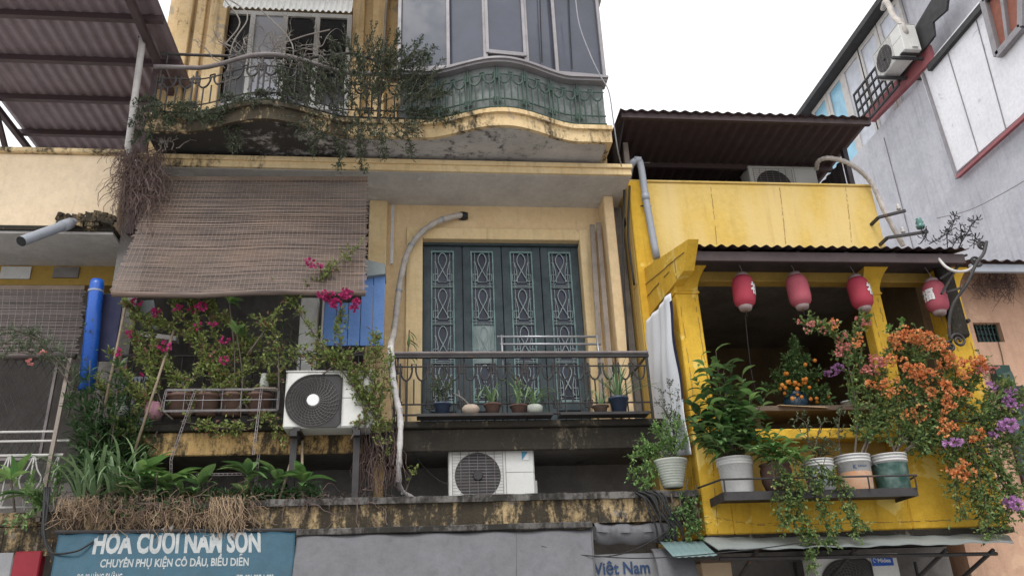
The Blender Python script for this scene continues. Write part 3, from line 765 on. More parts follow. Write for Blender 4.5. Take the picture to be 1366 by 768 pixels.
blind('bamboo_blind', 'dark older bamboo blind over the lattice screen at the far left', V(b0.x, -.45, b1.z), b1, V(b2.x, -.6, b3.z), b3, 'blind_old', 60, 46, .03, 3)
blind('bamboo_blind', 'large weathered brown bamboo blind hanging tilted over the left bay', at(207, 240, -.80), at(490, 240, -.80), at(150, 392, -1.22), at(487, 388, -1.22), 'blind', 104, 54, .03, 5, .03)

# tin canopy over the neighbour's terrace
CZ = 7.75
def cz(px, py): return atZ(px, py, CZ)
CAN = thing('tin_canopy', 'large purple-brown corrugated tin canopy over the terrace at upper left', 'canopy', (cz(100, 150).x, cz(100, 150).y, NZ1))
xr = cz(214, 10).x; yf_ = cz(100, -60).y; yb_ = cz(100, 212).y; xl = cz(52, 196).x-.05
cm = MB(); corr(cm, V(xl, yf_, CZ), V(xr-xl, 0, 0), V(0, yb_-yf_, 0), int((xr-xl)/.125), .014, V(0, 0, 1)); cm.build('roof_sheet', 'tin_purple', CAN)
for py in (-30, 17, 76, 128, 174, 200):
    y = cz(100, py).y; MB().box(xl-.05, xr, y-.03, y+.03, CZ-.085, CZ-.017).build('purlin', 'purlin', CAN)
for px in (0,):
    MB().box(xl-.03, xl+.03, yf_, yb_, CZ-.15, CZ-.0855).build('rafter', 'purlin', CAN)
MB().box(xr-.25, xr-.18, yf_, yb_, CZ-.16, CZ-.0855).build('rafter', 'purlin', CAN)
for x, y in ((xl+.02, yb_-.1), (xr-.22, yb_-.1), (xr-.22, -.62)):
    MB().box(x-.03, x+.03, y-.03, y+.03, NZ0, CZ-.16).build('post', 'purlin', CAN)
c = cz(58, 205)
for x in (xl+.02,): MB().bar(V(x, yb_-.1, NZ1+.3), V(x, yb_-1.4, CZ-.12), .05).build('brace', 'purlin', CAN)

# ================================================================== YELLOW HOUSE
YH = thing('yellow_house', 'bright yellow house with tin roofs and an open flower balcony', 'house', (3.9, 0, 0))
YF = -1.2; YX0, YX1 = 2.46, 5.26; YZ0 = 2.41; YSILL1 = at(1010, 573, YF).z; YSILL0 = at(1010, 587, YF).z
# balcony box: frame around a recessed panel
nx0, nx1 = at(968, 620, YF).x, at(1195, 600, YF).x; nz0 = at(1080, 662, YF).z
fb = MB(); fb.box(YX0, nx0, YF, YF+.2, YZ0, YSILL0-.002); fb.box(nx1, YX1, YF, YF+.2, YZ0, YSILL0-.002); fb.box(nx0, nx1, YF, YF+.2, YZ0, nz0); fb.box(YX0, YX1, YF+.2, .0, YZ0, YZ0+.12)
fb.build('balcony_box', 'yellow', YH, bevel=.012)
MB().box(nx0, nx1, YF+.14, YF+.195, nz0, YSILL0-.002).build('recessed_panel', 'yellow_shaded', YH)
MB().box(YX0-.02, YX1+.02, YF-.03, YF+.22, YSILL0, YSILL1).build('sill', 'yellow', YH, bevel=.01)
MB().box(YX0, YX0+.15, YF+.2, .6, YZ0+.12, YSILL1-.1).build('side_parapet', 'yellow', YH, bevel=.01)
MB().box(YX1-.15, YX1, YF+.2, .6, YZ0+.12, YSILL1-.1).build('side_parapet', 'yellow', YH, bevel=.01)
MB().box(YX0-.01, YX1+.02, YF-.02, .1, YZ0-.05, YZ0-.002).build('drip_edge', 'fascia_black', YH)
# plaster cracks: thin grooves of missing paint around the box
def crack(pts, w=.0045, parent=YH, off=-.004):
    m = MB(); P = cr(pts, 14)
    for a, b in zip(P[:-1], P[1:]):
        a = a+V(rng.uniform(-.006, .006), off, rng.uniform(-.006, .006)); b = b+V(0, off, 0)
        if rng.random() < .72: m.bar(a, b, w*rng.uniform(.2, .9), .004)
    m.build('cracks', 'crack', parent, stuff=True)
crack([at(1010, 700, YF), at(1150, 697, YF), at(1240, 694, YF), at(1340, 690, YF)])
crack([at(950, 600, YF), at(953, 650, YF), at(958, 712, YF)]); crack([at(955, 690, YF), at(1000, 698, YF), at(1040, 697, YF)])
# posts and beam
BZ1 = at(1000, 356, YF+.08).z; BZ0 = at(1000, 376, YF+.08).z
def ypost(pxa, pxb, py, d=.22):
    xa, xb = at(pxa, py, YF).x, at(pxb, py, YF).x
    p = MB(); p.box(xa, xb, YF, YF+d, YSILL1, BZ0-.16); p.box(xa-.01, xb+.015, YF-.012, YF+d+.01, BZ0-.16, BZ0-.135)
    p.build('post', 'yellow', YH, bevel=.01)
    c_ = MB(); k = 6
    for i in range(k):
        a = i/k; b = (i+1)/k; ea = .09*a*a; eb = .09*b*b; z0 = BZ0-.135+(.135+.10)*a; z1 = BZ0-.135+(.135+.10)*b
        c_.hexa([(xa, YF-ea, z0), (xb+ea, YF-ea, z0), (xb+ea, YF+d, z0), (xa, YF+d, z0), (xa, YF-eb, z1), (xb+eb, YF-eb, z1), (xb+eb, YF+d, z1), (xa, YF+d, z1)])
    c_.build('capital', 'yellow', YH)
    for px in (pxa+5, pxb-5):
        x = at(px, py, YF).x; crack([V(x, YF, YSILL1+.05), V(x+.005, YF, YSILL1+.6), V(x-.004, YF, BZ0-.2)], .005)
    return xa, xb
ypost(906, 937, 430); ypost(1163, 1184, 430, .16); ypost(1262, 1292, 430)
MB().box(YX0+.02, YX1, YF+.06, YF+.2, BZ0, BZ1).build('beam', 'yellow_shaded', YH, bevel=.008)
# room behind the balcony
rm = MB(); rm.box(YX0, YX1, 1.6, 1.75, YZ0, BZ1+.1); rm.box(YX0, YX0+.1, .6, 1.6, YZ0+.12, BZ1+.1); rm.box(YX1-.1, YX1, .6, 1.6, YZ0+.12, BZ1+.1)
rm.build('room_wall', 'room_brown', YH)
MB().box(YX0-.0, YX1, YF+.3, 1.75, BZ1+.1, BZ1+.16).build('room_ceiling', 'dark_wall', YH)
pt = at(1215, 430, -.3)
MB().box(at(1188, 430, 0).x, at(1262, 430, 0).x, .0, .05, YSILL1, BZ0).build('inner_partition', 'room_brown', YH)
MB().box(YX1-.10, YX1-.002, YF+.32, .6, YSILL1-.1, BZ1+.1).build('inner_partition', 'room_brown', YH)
# lean-to tin roof over the balcony
EZ = at(1100, 329, -1.62).z; rx0, rx1 = at(917, 326, -1.62).x, at(1296, 331, -1.62).x
WX = 2.435; wq0, wq1 = atX(847, 366, WX), atX(918, 319, WX); LSL = (wq0.z-wq1.z)/(wq0.y-wq1.y)
def lean(x, y): return V(x, y, EZ+(y+1.62)*LSL)
lr = MB(); corr(lr, lean(rx0, -1.62), V(rx1-rx0, 0, 0), lean(0, -.3)-lean(0, -1.62), 26, .013, V(0, -.39, .92)); lr.build('tin_roof', 'tin_brown', YH, label='brown corrugated lean-to roof over the lantern balcony')
MB().box(rx0+.02, rx1-.05, -1.56, -1.53, EZ-.13, EZ-.03).build('fascia_board', 'tin_brown', YH, bevel=.004)
MB().box(rx0+.03, rx1-.05, -1.53, YF+.2, EZ-.05, EZ-.035).build('eave_lining', 'tin_dark', YH)
for k in range(6):
    x = rx0+.15+(rx1-rx0-.4)*k/5; MB().bar(lean(x, -1.5)+V(0, 0, -.05), lean(x, -.32)+V(0, 0, -.05), .04, .05).build('rafter', 'purlin', YH)
# sloping side wing that closes the lean-to on the left
WX = 2.435
wing = [atX(847, 366, WX), atX(918, 319, WX), atX(912, 361, WX), atX(899, 379, WX), atX(862, 426, WX)]
MB().prism(wing, (.10, 0, 0)).build('side_wing', 'yellow', YH)
def side_crack(a, b):
    m = MB(); P = [a.lerp(b, i/12) for i in range(13)]
    for i in range(12):
        if rng.random() < .75: m.bar(P[i]+V(-.004, 0, rng.uniform(-.004, .004)), P[i+1]+V(-.004, 0, rng.uniform(-.004, .004)), .006, .006)
    m.build('cracks', 'crack', YH, stuff=True)
side_crack(atX(851, 388, WX), atX(913, 336, WX)); side_crack(atX(855, 405, WX), atX(893, 362, WX)); side_crack(atX(900, 345, WX), atX(903, 372, WX))
# upper storey wall and terrace
UY = -.3; ux0, ux1 = at(842, 300, UY).x, at(1172, 290, UY).x; uz1 = at(1000, 246, UY).z
uw = MB(); uw.box(ux0, ux1, UY, UY+.2, YZ0, uz1); uw.box(ux0, ux0+.15, UY+.2, 2.6, 0, uz1); uw.box(ux1-.15, ux1, UY+.2, 2.6, 0, uz1)
# opening of the lantern room is cut by building the wall around it
uw = MB(); uw.box(ux0, ux1, UY, UY+.2, BZ1+.17, uz1); uw.box(ux0, YX0-.002, UY, UY+.2, 0, BZ1+.17); uw.box(ux0, ux0+.12, UY+.2, 2.6, 0, uz1); uw.box(ux1-.15, ux1, UY+.2, 2.6, BZ1+.2, uz1)
uw.build('upper_wall', 'yellow_pale', YH, bevel=.008)
MB().box(ux0-.01, ux1+.02, UY-.02, UY+.22, uz1, uz1+.025).build('coping', 'yellow_pale', YH, bevel=.006)
MB().box(ux0+.002, at(866, 300, UY).x, UY-.05, UY-.002, BZ1-.6, uz1-.01).build('corner_pilaster', 'yellow', YH, bevel=.008)
for px in (948, 1040, 1128):
    a = at(px, 250, UY); b = at(px+8, 326, UY); crack([a, a.lerp(b, .5)+V(.004, 0, 0), b], .004, YH)
MB().box(ux0, ux1, UY+.2, 2.6, uz1-.45, uz1-.35).build('terrace_floor', 'concrete', YH)
# terrace roof
RZ = at(1000, 151, -.75).z; qx0, qx1 = at(828, 151, -.75).x, at(1164, 151, -.75).x
tr_ = MB(); corr(tr_, V(qx0, -.75, RZ), V(qx1-qx0, 0, 0), V(0, 3.3, -.10), 24, .013, V(0, 0, 1)); tr_.build('tin_roof', 'tin_brown', YH, label='dark corrugated roof over the terrace on top')
for y in (-.68, .3, 1.3, 2.3):
    MB().box(qx0+.02, qx1-.02, y-.025, y+.025, RZ-.095-.03*y, RZ-.022-.03*y).build('purlin', 'tin_brown', YH)
for x, y in ((ux0+.06, -.2), (qx1-.12, -.2), (ux0+.06, 2.3), (qx1-.12, 2.3), ((ux0+qx1)/2, 2.35)):
    MB().box(x-.03, x+.03, y-.03, y+.03, uz1-.35, RZ-.10-.03*y).build('roof_post', 'wood_grey' if x < 3 else 'tin_dark', YH)
sh = MB(); corr(sh, V(qx1-.13, -.1, uz1-.3), V(0, 2.5, 0), V(0, 0, RZ-uz1+.1), 18, .012, V(1, 0, 0)); sh.build('side_sheet', 'tin_dark', YH)
sh = MB(); corr(sh, V(ux0+.1, 2.45, uz1-.3), V(qx1-ux0-.3, 0, 0), V(0, 0, RZ-uz1+.1), 20, .012, V(0, 1, 0)); sh.build('back_sheet', 'tin_dark', YH)
sh = MB(); sh.prism([V(qx0+.06, -.62, RZ-.03), V(qx0+.06, 2.4, RZ-.12), V(qx0+.06, 2.4, RZ-.35), V(qx0+.06, -.1, RZ-.35)], (.02, 0, 0)); sh.build('gable_sheet', 'tin_dark', YH)
# ground floor
MB().box(YX0, YX1, -.2, 1.7, 0, YZ0-.06).build('shop_wall', 'dark_wall', YH)

# ================================================================== PINK HOUSE on the right
PH = thing('pink_house', 'salmon pink house with a small barred window at the right edge', 'house', (7, 0, 0))
PY = -.25
wa, wb = at(1297, 430, PY), at(1341, 456, PY)
pw = MB(); pz1 = at(1340, 352, PY).z; px0 = 5.42
pw.box(px0, wa.x, PY, PY+.2, 0, pz1); pw.box(wb.x, 9.5, PY, PY+.2, 0, pz1); pw.box(wa.x, wb.x, PY, PY+.2, wa.z, pz1); pw.box(wa.x, wb.x, PY, PY+.2, 0, wb.z); pw.box(9.3, 9.5, PY+.2, 3, 0, pz1); pw.box(px0, px0+.2, PY+.2, 3, 0, pz1); pw.box(px0, 9.5, 2.8, 3, 0, pz1)
pw.build('wall', 'pink_wall', PH)
wn_ = MB(); wn_.box(wa.x, wb.x, PY+.10, PY+.12, wb.z, wa.z); WN = wn_.build('window', 'pane_dark', PH)
for k in range(7):
    x = wa.x+(wb.x-wa.x)*(k+.5)/7; MB().box(x-.006, x+.006, PY+.05, PY+.062, wb.z+.002, wa.z-.002).build('bar', 'green_gate', WN)
for k in range(3):
    z = wb.z+(wa.z-wb.z)*(k+.5)/3; MB().box(wa.x+.002, wb.x-.002, PY+.064, PY+.076, z-.006, z+.006).build('bar', 'green_gate', WN)
eo = MB(); e0 = at(1296, 347, -.8); corr(eo, V(e0.x, -.8, e0.z), V(4.2, 0, 0), V(0, 3.6, 1.1), 30, .014, V(0, -.3, .95)); eo.build('tin_roof', 'tin_brown', PH)
MB().box(e0.x, e0.x+4.2, -.76, -.72, e0.z-.12, e0.z-.02).build('gutter', 'pvc_grey', PH, bevel=.008)
ga = at(1326, 500, PY-.05)
gt = MB(); gt.box(ga.x, ga.x+1.4, PY-.04, PY-.005, 2.3, ga.z-.12); gt.build('doorway_shade_sheet', 'tin_dark', PH)  # flat sheet on the wall, doorway shade painted as its colour
G2 = MB(); G2.bar(at(1325, 498, PY-.1), at(1345, 498, PY-.1), .1, .16); G2.bar(at(1345, 500, PY-.2), at(1372, 620, PY-.6), .09, .09); G2.build('folded_shutter', 'green_gate', PH)
MB().tube(cr([at(1332, 456, PY-.01), at(1337, 475, PY-.01), at(1341, 500, PY-.01)], 4), .006, 5).build('cord', 'root_brown', PH)

# ================================================================== GREY BUILDING behind
GX = 10.0
GBd = thing('grey_building', 'tall grey rendered building with white cladding and blue windows behind the yellow house', 'building', (12, 5, 0))
zf = atX(1236, 100, GX).z
roofl = [atX(1072, 150, GX), atX(1172, -4, GX)]
zt = roofl[0].z
ytop = 14.0
gw = MB(); gz_ = atX(1160, 152, GX).z
gw.box(GX, GX+6, -2.5, ytop, 0, atX(1236, 100, GX).z); gw.build('wall', 'grey_render', GBd)
# white cladding panels (proud)
wp = [atX(1232, 98, GX), atX(1312, 2, GX), atX(1420, -130, GX), atX(1420, 105, GX), atX(1366, 156, GX), atX(1278, 232, GX)]
MB().prism([p+V(-.04, 0, 0) for p in wp], (-.04, 0, 0)).build('cladding', 'white_sheet', GBd)
MB().bar(atX(1278, 236, GX-.1), atX(1430, 100, GX-.1), .07, .06).build('cladding_trim', 'pink_fascia', GBd)
for a_, b_ in (((1262, 62), (1306, 206)), ((1300, 18), (1342, 172))): MB().bar(atX(*a_, GX-.083), atX(*b_, GX-.083), .025, .012).build('panel_joint', 'alu', GBd)
for k in (1,):
    a_ = atX(1180+k*22, 262+k*2, GX-.01); MB().bar(V(GX-.012, a_.y, 2), V(GX-.012, a_.y+.05, zf-.3), .012, .012).build('render_crack', 'alu', GBd)
MB().bar(atX(1231, 98, GX-.1), atX(1277, 238, GX-.1), .05, .05).build('corner_strip', 'alu', GBd)
MB().bar(atX(1240, 92, GX-.12), atX(1330, -14, GX-.12), .10, .12).build('top_trim', 'tarp_dark', GBd)
# upper storey set behind: glazing, fascia, balcony
zf = atX(1236, 100, GX).z
us = MB(); us.box(GX+.25, GX+6, -2.5, ytop, zf, zt-.025); us.build('upper_storey', 'grey_render', GBd)
MB().box(GX-.08, GX+6.3, -3, ytop+.3, zt-.02, zt+.12).build('roof', 'tarp_dark', GBd)
fa = [atX(1158, 158, GX), atX(1234, 58, GX), atX(1242, 78, GX), atX(1160, 162, GX)]
MB().prism([atX(1150, 158, GX-.15), atX(1236, 60, GX-.15), atX(1243, 80, GX-.15), atX(1162, 163, GX-.15)], (.1, 0, 0)).build('fascia', 'pink_fascia', GBd)
gx2 = GX+.2
for a, b, m_ in (((1084, 150), (1102, 120), 'pane_blue'), ((1103, 122), (1123, 96), 'pane_blue'), ((1124, 100), (1146, 66), 'pane_white'), ((1146, 72), (1168, 30), 'pane_white'), ((1172, 40), (1200, 0), 'pane_white')):
    y0 = atX(a[0], a[1], gx2).y; y1 = atX(b[0], b[1], gx2).y
    f_ = MB(); z0, z1 = zf+.05, zt-.05
    f_.box(gx2-.03, gx2+.03, min(y0, y1), min(y0, y1)+.12, z0, z1); f_.box(gx2-.03, gx2+.03, max(y0, y1)-.12, max(y0, y1), z0, z1); f_.box(gx2-.03, gx2+.03, min(y0, y1)+.12, max(y0, y1)-.12, z1-.12, z1)
    W_ = f_.build('window', 'pvc_white', GBd)
    MB().box(gx2, gx2+.02, min(y0, y1)+.12, max(y0, y1)-.12, z0, z1-.12).build('pane', m_, W_)
# balcony grille beside the fan unit
gr = MB(); y0 = atX(1142, 140, GX-.3).y; y1 = atX(1190, 80, GX-.3).y; z0 = zf+.1
for k in range(5): z = z0+.22*k; gr.bar(V(GX-.3, y0, z), V(GX-.3, y1, z), .04)
for k in range(9): y = y0+(y1-y0)*k/8; gr.bar(V(GX-.3, y, z0), V(GX-.3, y, z0+.9), .03, up=V(0, 1, 0))
gr.build('balcony_grille', 'tarp_dark', GBd)
# dark torn tarp by the balcony
tp = [atX(1196, 112, GX-.2), atX(1206, 70, GX-.2), atX(1222, 34, GX-.2), atX(1246, -6, GX-.2), atX(1264, -2, GX-.2), atX(1262, 14, GX-.2), atX(1244, 30, GX-.2), atX(1246, 48, GX-.2), atX(1237, 60, GX-.2), atX(1215, 84, GX-.2)]
MB().prism(tp, (.05, 0, 0)).build('torn_tarp', 'tarp_dark', GBd)
# barred window with brick behind, top right
wq = [(1315, 0), (1366, -60), (1366, 36), (1334, 74)]
q_ = [atX(a, b, GX-.12) for a, b in wq]
WB = MB().prism(q_, (.04, 0, 0)).build('window', 'brick_red', GBd)
for i in range(4): MB().bar(q_[i]+V(-.03, 0, 0), q_[(i+1) % 4]+V(-.03, 0, 0), .10, .12).build('window_frame', 'alu', WB)
m0, m1 = q_[0].lerp(q_[1], .45), q_[3].lerp(q_[2], .45); MB().bar(m0+V(-.03, 0, 0), m1+V(-.03, 0, 0), .07).build('mullion', 'alu', WB)

# ================================================================== AWNINGS AND SIGNS
# blue shop awning
AY = -1.30
sa, sb_ = at(78, 712, AY), at(394, 709, AY); sc, sd_ = at(66, 775, AY-.25), at(392, 775, AY-.25)
low = lambda p, q, k: p+(q-p)*k
BA = thing('shop_awning', 'dark blue shop awning with white lettering under the ledge', 'awning', (sa+sb_)*.5)
sc2, sd2 = low(sa, sc, 2.2), low(sb_, sd_, 2.2)
ab = MB(); ab.grid(lambda u, v: sa.lerp(sb_, u).lerp(sc2.lerp(sd2, u), v)+V(0, .012*sin(u*17)*v+.006*sin(u*40+v*9)+.010*abs(sin(u*9+v*5))*v, 0), 80, 30)
CN = ab.build('canvas', 'sign_blue', BA, smooth=True); so_ = CN.modifiers.new('solid', 'SOLIDIFY'); so_.thickness = .004; so_.offset = 1
MB().tube([sa+V(-.03, .0, .015), sb_+V(.03, .0, .015)], .015, 6).build('top_bar', 'iron', BA)
xd = (sb_-sa).normalized(); zd = (sa-sc2).normalized()
nrm = xd.cross(zd)
def sign_pt(px, py):                                # where that spot lies on the awning's plane
    d = ray(px, py); t = (sa-CAM).dot(nrm)/d.dot(nrm); return CAM+d*t
from mathutils.bvhtree import BVHTree
AWN_BVH = BVHTree.FromPolygons([v.co.copy() for v in CN.data.vertices], [tuple(f.vertices) for f in CN.data.polygons])
def line(s, pxa, py_base, pxb, hpx, mat, bold=.02, shear=.0, name='lettering'):
    a, b = sign_pt(pxa, py_base), sign_pt(pxb, py_base); h = (sign_pt(pxa, py_base-hpx)-a).length
    o = text_mesh(name, s, h, mat, BA, a, xd, zd, bold, (b-a).length, shear, 0.0)
    bm = bmesh.new(); bm.from_mesh(o.data); bmesh.ops.triangulate(bm, faces=bm.faces); bmesh.ops.subdivide_edges(bm, edges=[e for e in bm.edges if e.calc_length() > .03], cuts=2)
    for vt in bm.verts:                             # printed on: follows the waves of the canvas
        h_, _n, _i, _d = AWN_BVH.ray_cast(vt.co+V(0, -.4, 0), V(0, 1, 0), 1.0)
        if h_: vt.co.y = h_.y-.0065
    bm.to_mesh(o.data); bm.free()
line('HOA CƯỚI NAM SƠN', 122, 737, 348, 25, 'lettering', .045, .08)
line('CHUYÊN PHỤ KIỆN CÔ DÂU, BIỂU DIỄN', 133, 756, 331, 10, 'lettering', .028, .12)
line('ĐC: 90 HÀNG ĐƯỜNG', 101, 774.5, 162, 9, 'lettering', .025)
line('ĐT: 091 227 1 805', 315, 774, 365, 8, 'lettering', .025)
# long grey canvas awning
ga, gb_ = at(396, 713, AY+.02), at(790, 706, AY+.02); gc, gd = at(388, 800, AY-.35), at(793, 800, AY-.35)
GA = thing('canvas_awning', 'long plain grey canvas awning under the ledge in the middle', 'awning', (ga+gb_)*.5)
def gaw(u, v):
    p = ga.lerp(gb_, u).lerp(gc.lerp(gd, u), v)
    return p+V(0, -.015*sin(v*pi)-.022*sin(u*11+v*4)*v-.012*sin(u*31-v*6)-.02*abs(sin(u*7-v*3.5))**.6*v-.006*sin(u*90+v*20)*v, -.012*sin(u*pi)*v)
gm = MB(); gm.grid(gaw, 160, 24); o = gm.build('canvas', 'canvas_grey', GA, smooth=True); s_ = o.modifiers.new('solid', 'SOLIDIFY'); s_.thickness = .004; s_.offset = 1
MB().box(ga.x, gb_.x, AY-.02, AY+.05, ga.z-.01, ga.z+.04).build('head_box', 'concrete', GA, bevel=.006)
hm = MB(); hm.tube([gaw(1, v/10)+V(0, -.006, 0) for v in range(11)], .008, 5); hm.build('seam', 'canvas_edge', GA)
hm = MB(); hm.tube([gaw(.735, v/10)+V(0, -.004, 0) for v in range(11)], .003, 4); hm.build('seam', 'canvas_edge', GA)
# grey signboard with the navy words, set behind
VS = thing('grey_signboard', 'pale grey signboard reading Việt Nam in navy letters', 'sign', at(830, 740, -1.2))
v0, v1 = at(785, 742, -1.12), at(880, 742, -1.12); vz1 = at(830, 738, -1.12).z
MB().box(v0.x, v1.x+.1, -1.12, -1.06, 1.9, vz1).build('board', 'sign_grey', VS, bevel=.004)
a, b = at(793, 766, -1.125), at(868, 766, -1.125); text_mesh('lettering', 'Việt Nam', (at(800, 750, -1.125)-at(800, 766, -1.125)).length, 'letter_navy', VS, a, V(1, 0, 0), V(0, 0, 1), .022, (b-a).length, 0, .004)
# bundled roller cover above it
RC = thing('rolled_tarpaulin', 'grey crumpled tarpaulin roll above the pale signboard', 'tarpaulin', at(830, 700, -1.2))
rc = MB(); p, q = at(792, 714, -1.14), at(895, 712, -1.14)
rc.grid(lambda u, v: V(p.x+(q.x-p.x)*u, -1.14-(.085+.012*sin(u*21+v*9)+.008*sin(u*47))*cos(v*2*pi), p.z+.02+(.085+.010*sin(u*17+v*7))*sin(v*2*pi)-.015*sin(u*3.1)), 40, 20); rc.build('roll', 'canvas_grey', RC, smooth=True)
MB().box(p.x-.06, p.x+.0, -1.26, -1.05, p.z-.05, p.z+.06).build('end_bracket', 'iron', RC)
# rounded grey hood and teal sheet
HD = thing('rounded_hood', 'rounded grey plastic hood between the signboard and the yellow house', 'hood', at(900, 750, -1.35))
hx0, hx1 = at(872, 760, -1.35).x, at(928, 760, -1.35).x; hz = at(900, 726, -1.35).z
hd = MB(); hd.grid(lambda u, v: V(hx0+(hx1-hx0)*u+.05*(1-v)*(1-u), -1.1-.35*sin(min(1, v*1.3)*pi/2), hz+.0-.75*(1-cos(min(1, v)*pi/2)) if v < 1 else hz-.8), 10, 14); o = hd.build('shell', 'canvas_grey', HD, smooth=True); s_ = o.modifiers.new('solid', 'SOLIDIFY'); s_.thickness = .006
TS = thing('teal_sheet', 'small sloping translucent teal roofing sheet beside the yellow house', 'roof sheet', at(920, 730, -1.4))
ts = [at(880, 722, -1.25), at(936, 721, -1.25), at(957, 740, -1.62), at(899, 743, -1.62)]
tm = MB(); tm.grid(lambda u, v: ts[0].lerp(ts[1], u).lerp(ts[3].lerp(ts[2], u), v)+V(0, 0,   .003*sin(u*40)), 30, 3); o = tm.build('sheet', 'sheet_teal', TS, smooth=True); s_ = o.modifiers.new('solid', 'SOLIDIFY'); s_.thickness = .004
# long metal awning under the yellow balcony
MA = thing('metal_awning', 'long grey sheet-metal awning under the yellow balcony', 'awning', at(1140, 725, -1.5))
ma = [at(935, 717, -1.22), at(1345, 712, -1.22), at(1352, 722, -1.62), at(958, 732, -1.62)]
mm = MB(); mm.grid(lambda u, v: ma[0].lerp(ma[1], u).lerp(ma[3].lerp(ma[2], u), v)+V(0, 0, .005*sin(u*23)+.004*sin(u*61)), 60, 3); o = mm.build('sheet', 'sheet_grey', MA); s_ = o.modifiers.new('solid', 'SOLIDIFY'); s_.thickness = .008
for px in (1010, 1140, 1262, 1325):
    p = at(px, 733, -1.5); MB().tube([V(p.x, -1.5, p.z), V(p.x, -.25, p.z-.45)], .018, 6).build('bracket', 'iron', MA)
    MB().tube([V(p.x, -.3, p.z+.02), V(p.x, -.3, p.z-.9)], .016, 6).build('strut', 'iron', MA)
MB().tube([at(960, 745, -1.45), at(1330, 738, -1.45)], .016, 6).build('rail', 'iron', MA)
# red shutter and white panel, bottom left
RS = thing('shop_board', 'dark red upright panel at the bottom left corner', 'panel', at(36, 760, -1.0))
p, q = at(20, 735, -1.0), at(56, 735, -1.0); MB().box(p.x, q.x, -1.0, -.9, 1.6, p.z).build('board', 'red_panel', RS, bevel=.01)
WS = thing('shop_board', 'pale panel at the bottom left corner beside the red panel', 'panel', at(5, 760, -1.0))
r_ = at(-80, 736, -1.0); MB().box(r_.x, p.x-.01, -.98, -.9, 1.6, p.z+.0).build('board', 'sign_grey', WS, bevel=.01)
# brown crate and timber clutter in the shop front below the yellow house
CB = thing('wooden_crate', 'tan wooden box under the teal roofing sheet', 'box', at(955, 765, -.9))
p, q = at(935, 750, -.9), at(975, 750, -.9); MB().box(p.x, q.x, -.9, -.6, 1.8, p.z).build('box_body', 'cardboard', CB, bevel=.006)
MB().box(p.x-.01, q.x+.01, -.915, -.59, p.z, p.z+.02).build('lid', 'wood_plank', CB)

